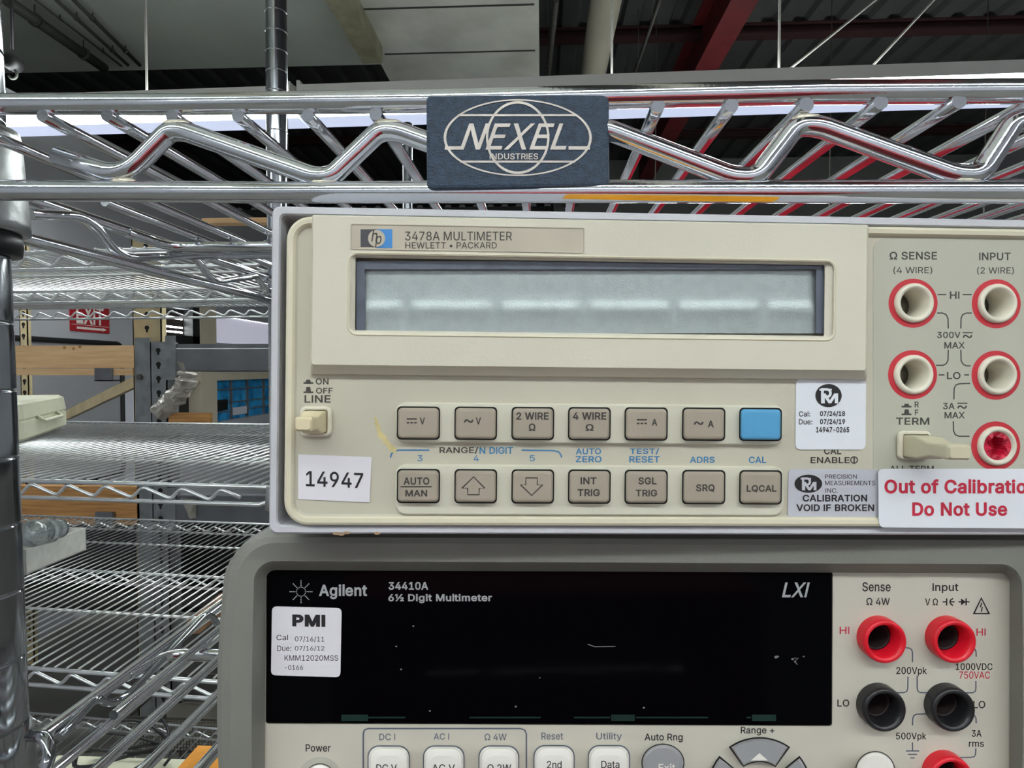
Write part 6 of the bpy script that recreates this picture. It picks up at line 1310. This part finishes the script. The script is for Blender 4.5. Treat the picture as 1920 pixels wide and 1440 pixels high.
# ================================================================== lower multimeter (black screen)
A_ = Face(1195, 1640, 0.1745, 0.0, 0.25)
ag = thing('multimeter', 'grey bumpered multimeter with a black screen, under the beige one', 'multimeter', A_.MW)
DP = 0.0                                          # panel plane
def orr(i, d, r, bulge=0.0): return A_.rr(425, 1965, 999, 1640, r, d, 8, i, bulge)
BG = 0.0033
b = B().loops([A_.rr(425, 2015, 1002.5, 1640, 0.0125, -0.03, 8, 0.0, BG, 0.0035), A_.rr(425, 2015, 1002.5, 1640, 0.0125, 0.0, 8, 0.0, BG, 0.0035), A_.rr(425, 2015, 1002.5, 1640, 0.0122, 0.0035, 8, 0.0006, BG),
               A_.rr(433, 2007, 1006, 1634, 0.0112, 0.0050, 8, 0.0006, BG), A_.rr(447, 1993, 1014, 1625, 0.009, 0.0060, 8, 0.001, BG), A_.rr(476, 1914, 1055, 1612, 0.0055, 0.0058, 8, 0.0, 0.0006),
               A_.rr(480, 1910, 1058, 1610, 0.0052, 0.0050, 8, 0.0, 0.0006), A_.rr(497.5, 1893, 1072, 1602, 0.0028, 0.0006, 8, 0.0, 0.0001), A_.rr(497.5, 1893, 1072, 1602, 0.0028, -0.003, 8, 0.0, 0.0001)], True, False)
put('bumper', b, 'rubber', ag, 'grey rubber bumper')
put('case', B().loops([A_.rr(480, 1910, 1030, 1620, 0.004, -0.029, 5, ref=0.0), A_.rr(480, 1910, 1030, 1620, 0.004, -0.27, 5, ref=0.0)]), 'rubber', ag)
put('front_panel', B().loops([A_.rr(496, 1895, 1070, 1604, 0.002, -0.003, 5), A_.rr(496, 1895, 1070, 1604, 0.002, 0.0, 5)]), 'apanel', ag)
fpa = ag.children[-1]
fpa = [c for c in ag.children if c.name.startswith('front_panel')][0]
for x in (-0.09, 0.09):
    for y in (0.01, 0.24): put('foot_pad', B().lathe((x, y, 0.0), (0, 0, -1), [(0.008, -0.004), (0.008, 0.0), (0.006, 0.001)], 18), 'blackp', ag)
scr = put('screen', B().loops([A_.rr(499, 1561, 1070, 1359, 0.0008, 0.00005, 3), A_.rr(499.5, 1560, 1071, 1358, 0.0008, 0.0005, 3), A_.rr(501, 1559, 1072.5, 1356.5, 0.0006, 0.0007, 3)]), 'screen', ag, 'glossy black screen')
d1 = 0.00076
q = B()
A_.text(q, 'Agilent', 598, 1095.5, 688.5, 1123.5, d1, 0.03)
A_.text(q, '34410A', 728.5, 1091, 803, 1106, d1, 0.03)
A_.text(q, '6½ Digit Multimeter', 728, 1113.5, 922.5, 1131, d1, 0.03)
A_.text(q, 'LXI', 1466, 1092, 1512, 1120, d1, 0.02, 0, 0.14)
for k in range(16):
    a = 2 * PI * k / 16
    A_.disc(q, 564.4 + 8.5 * math.cos(a), 1109.4 + 8.5 * math.sin(a), 1.1, 1.1, d1, 8)
for k in range(8):
    a = 2 * PI * k / 8
    for r in (11.5, 14.5, 17.5, 20.5):
        A_.disc(q, 564.4 + r * math.cos(a), 1109.4 + r * math.sin(a), 1.2, 1.2, d1, 8)
put('lettering', q, 'scrink', scr)
q = B()
for x0, x1 in ((640, 690), (1146, 1190), (1410, 1455)): A_.quad(q, ((x0, 1352), (x1, 1352), (x1, 1340), (x0, 1340)), d1, 0.00003)
for x0, x1 in ((690, 760), (880, 1014), (1076, 1144), (1192, 1328), (1400, 1408)): A_.quad(q, ((x0, 1347), (x1, 1347), (x1, 1344), (x0, 1344)), d1, 0.00003)
put('green_edge', q, 'scrgreen', scr)
q = B()
for x, y, r in ((1455, 1232, 2.6), (1458, 1231, 2), (1486, 1236, 2), (1491, 1241, 1.6), (1507, 1231, 1.4), (743, 1212, 1.4), (752, 1255, 1.6), (775, 1174, 1.5), (967, 1325, 1.8), (1207, 1327, 1.8), (806, 1333, 1.4), (1012, 1271, 1.2)):
    A_.disc(q, x, y, r * 1.3, r, d1, 8)
A_.line(q, [(1488, 1234), (1497, 1234), (1490, 1240), (1495, 1246)], 1.2, d1)
A_.line(q, [(1102, 1208), (1115, 1212.5), (1154, 1212)], 1.2, d1)
put('dust_specks', q, mat('pale_dust', (120, 120, 118), 0.8), scr)
s = sticker(A_, scr, 'calibration_sticker', ((508, 1266), (638, 1270), (640.5, 1140.5), (510, 1137)), 0.0010, 'label', 'white calibration sticker', 0.0014)
q = B(); d2 = 0.00108
A_.text(q, 'PMI', 548, 1152, 610, 1174.5, d2, 0.06, 1); A_.text(q, 'Cal', 518.5, 1190, 540, 1200.5, d2, 0.0); A_.text(q, '07/16/11', 553, 1193, 608, 1204, d2, 0.0, 0.5)
A_.text(q, 'Due:', 520, 1210.5, 546, 1221, d2, 0.0); A_.text(q, '07/16/12', 553, 1211, 608, 1221, d2, 0.0); A_.text(q, 'KMM12020MSS', 533.5, 1228.5, 634, 1239, d2, 0.0); A_.text(q, '-0166', 534, 1247, 568, 1256, d2, 0.0)
put('lettering', q, 'inkblk', s)

# panel print
ink, grey, red = B(), B(), B()
da = 0.00008
T = lambda s, x0, y0, x1, y1, bold=0.014: A_.text(ink, s, x0, y0, x1, y1, da, bold)
T('Sense', 1617, 1091.5, 1670, 1109); T('Ω 4W', 1624.5, 1121, 1668.5, 1134.5); T('Input', 1748.5, 1093.5, 1797, 1112); T('V Ω', 1734.5, 1122, 1758.5, 1135)
T('LO', 1570, 1311.5, 1592.5, 1325); T('LO', 1825, 1314, 1847.5, 1328); T('200Vpk', 1680.5, 1250.5, 1738, 1267.5); T('1000VDC', 1792, 1243.5, 1861, 1256.5); T('500Vpk', 1680, 1373.5, 1737, 1390)
T('3A', 1822, 1369, 1840.5, 1381.5); T('rms', 1816.5, 1390.5, 1845, 1400.5)
T('Power', 573, 1395.5, 620, 1409.5); T('Auto Rng', 1208.5, 1375.5, 1280, 1392); T('Range +', 1389, 1362.5, 1452, 1379)
A_.text(red, 'HI', 1574.5, 1175, 1592.5, 1189, da, 0.006); A_.text(red, 'HI', 1831, 1178.5, 1848, 1192, da, 0.006); A_.text(red, '750VAC', 1798.5, 1259, 1856, 1272.5, da, 0.004)
for s_, x0, y0, x1, y1 in (('DC I', 711, 1375.5, 741, 1388), ('AC I', 813, 1375, 842, 1387), ('Ω 4W', 908.5, 1375.5, 950, 1388), ('Reset', 1015, 1373.5, 1056, 1387), ('Utility', 1118, 1373.5, 1166, 1390)):
    A_.text(grey, s_, x0, y0, x1, y1, da, 0.012)
# capacitor, diode and warning triangle
A_.line(ink, [(1767.5, 1128.5), (1775, 1128.5)], 1.8, da); A_.line(ink, [(1775, 1122), (1775, 1135.5)], 2, da)
A_.line(ink, [(1787, 1122), (1782.5, 1125), (1781, 1128.5), (1782.5, 1132), (1787, 1135.5)], 2, da); A_.line(ink, [(1781, 1128.5), (1790, 1128.5)], 1.8, da)
A_.line(ink, [(1797, 1128.5), (1818, 1128.5)], 1.8, da); A_.quad(ink, ((1802, 1135), (1802, 1122), (1811, 1128.5), (1811, 1128.6)), da, 0.00002); A_.line(ink, [(1811.5, 1122), (1811.5, 1135)], 2, da)
A_.line(ink, [(1826, 1150.5), (1840, 1121.5), (1854.5, 1150.5)], 3.6, da, True)
A_.line(ink, [(1841, 1130), (1838, 1139), (1842, 1138), (1840, 1147)], 1.8, da)
for pts in ([(1694, 1214), (1704, 1215), (1709, 1217.5), (1711, 1223), (1711, 1241.5)], [(1702.5, 1268.5), (1702, 1291), (1700, 1296.5), (1695, 1298.5), (1674, 1299)], [(1719.7, 1267), (1719.7, 1291), (1721.5, 1296.5), (1726, 1298.5), (1742, 1299)],
            [(1821, 1213), (1827, 1215.5), (1830, 1221), (1830.5, 1231.5)], [(1829.7, 1277), (1829.7, 1292), (1828, 1297), (1823, 1299), (1805, 1299)], [(1738, 1338.5), (1719, 1339), (1713.5, 1341.5), (1711.5, 1347), (1711, 1360)],
            [(1821, 1339), (1827, 1341), (1830, 1346.5), (1830.5, 1356)], [(1829.7, 1403), (1829, 1415), (1826.5, 1419), (1820, 1420), (1797, 1420.5)],
            [(1711, 1392), (1711, 1408)], [(1698.5, 1408), (1723.5, 1408)], [(1702.5, 1414.5), (1719.5, 1414.5)], [(1707, 1421), (1715, 1421)]):
    A_.line(grey, pts, 1.8, da)
A_.line(grey, [(681, 1560), (681, 1376), (683, 1369), (690, 1366), (976, 1366), (984, 1369), (987, 1376), (987, 1560)], 2.2, da)
put('lettering', ink, 'inkblk', fpa); put('grey_lettering', grey, 'inkgrey', fpa, 'grey blue lettering and lines'); put('red_lettering', red, 'inkred', fpa, 'red lettering')

# keys
for s_, x0, x1, cap in (('DC V', 691, 766.5, (705.5, 1433, 744, 1447)), ('AC V', 795, 869, (810, 1433, 853, 1447)), ('Ω 2W', 899, 971.5, (914, 1433, 958.5, 1447)), ('2nd', 1002, 1075.5, (1025.5, 1426.5, 1053, 1441)), ('Data', 1104, 1179.5, (1127.5, 1426.5, 1161.5, 1440.5))):
    y0 = 1400 - (x0 > 1000) * 0.7
    b = B().loops([A_.rr(x0, x1, y0, 1470, 0.003, -0.001, 6), A_.rr(x0, x1, y0, 1470, 0.003, 0.0022, 6), A_.rr(x0, x1, y0, 1470, 0.0028, 0.0033, 6, 0.0006), A_.rr(x0, x1, y0 + 6, 1466, 0.0024, 0.0037, 6, 0.0016)])
    k = put('key', b, 'akey', ag)
    put('key_gap', B().loops([A_.rr(x0 - 2, x1 + 2, y0 - 2.5, 1472, 0.0032, 0.00003, 6), A_.rr(x0 - 2, x1 + 2, y0 - 2.5, 1472, 0.0032, 0.00006, 6)]), 'inkgrey', k)
    q = B(); A_.text(q, s_, *cap, 0.0038, 0.008); put('lettering', q, 'inkblk', k)
def roundkey(nm, cx, cy, rx, ry, m, h, label=None):
    def el(k, d): return [A_.L(cx + rx * k * math.cos(t * PI / 20), cy - ry * k * math.sin(t * PI / 20), d) for t in range(40)]
    k = put(nm, B().loops([el(1, -0.001), el(1, h * 0.6), el(0.95, h * 0.9), el(0.82, h)]), m, ag, label)
    put('key_gap', B().loops([el(1.05, 0.00003), el(1.05, 0.00006)]), 'inkblk', k)
    return k
k = roundkey('exit_key', 1243, 1430, 38.5, 34, 'gkey', 0.003, 'grey oval key')
q = B(); A_.text(q, 'Exit', 1235, 1432, 1266, 1446.5, 0.0031, 0.01); put('lettering', q, 'akey', k)
k = roundkey('power_key', 600, 1466, 30, 33, 'akey', 0.003, 'white power key')
q = B(); A_.disc(q, 600, 1466, 44, 47, 0.00002, 40); put('recess', q, mat('recess_grey', (176, 172, 162), 0.5), k)
k = roundkey('terminals_key', 1641, 1447, 36, 37, 'akey', 0.006, 'white front and rear terminals key')
# cursor ring: four grey sector keys
for i, (a0, a1) in enumerate(((56, 124), (142, 218), (236, 304), (-38, 38))):
    def sec(r0, r1, d, w=0.0):
        o_ = [A_.L(1424 + r1 * math.cos(math.radians(t)), 1480 - r1 * math.sin(math.radians(t)), d) for t in [a0 + w + (a1 - a0 - 2 * w) * k / 12 for k in range(13)]]
        i_ = [A_.L(1424 + r0 * math.cos(math.radians(t)), 1480 - r0 * math.sin(math.radians(t)), d) for t in [a1 - w - (a1 - a0 - 2 * w) * k / 12 for k in range(13)]]
        return o_ + i_
    k = put('arrow_key', B().loops([sec(53, 95, -0.001), sec(53, 95, 0.0018), sec(55, 91, 0.0030, 1.5), sec(57, 80, 0.0030, 2.5)]), 'gkey', ag)
    put('key_gap', B().loops([sec(51, 98, 0.00003, -2), sec(51, 98, 0.00006, -2)]), 'inkblk', k)
    am = math.radians((a0 + a1) / 2)
    u, v = (math.cos(am), -math.sin(am)), (math.sin(am), math.cos(am))
    q = B().poly([A_.L(1424 + u[0] * r + v[0] * s_, 1480 + u[1] * r + v[1] * s_, 0.0031) for r, s_ in ((68, 0), (54, 16), (54, -16))])
    put('arrow_mark', q, 'akey', k)

# binding posts, bored into the panel
POSTS = (('redp', 1646, 1194), ('redp', 1774, 1194), ('blkp', 1645, 1320), ('blkp', 1772, 1320), ('redp', 1768, 1446))
bore(fpa, [(A_.L(x, y, 0.0), (0, 1, 0), 0.0041, 0.05) for _, x, y in POSTS])
for m, cx, cy in POSTS:
    c = A_.L(cx, cy, 0.0)
    r = 0.0061
    b = B().lathe(c, (0, -1, 0), [(r, -0.001), (r, 0.0024), (r * 0.985, 0.0033), (r * 0.93, 0.0037), (r * 0.82, 0.0037), (r * 0.74, 0.0030), (0.0041, 0.0018), (0.0039, -0.018)], 44, False, False)
    t = put('terminal', b, m, ag, ('red' if m == 'redp' else 'black') + ' banana terminal')
    put('socket', B().lathe(c, (0, -1, 0), [(0.00385, -0.0175), (0.00385, -0.0005), (0.0034, -0.001), (0.0033, -0.0175)], 32), 'redcore', t)
    put('pin', B().lathe(c, (0, -1, 0), [(0.0005, -0.0178), (0.0016, -0.0175), (0.0016, -0.009), (0.0009, -0.0085)], 20), m, t)
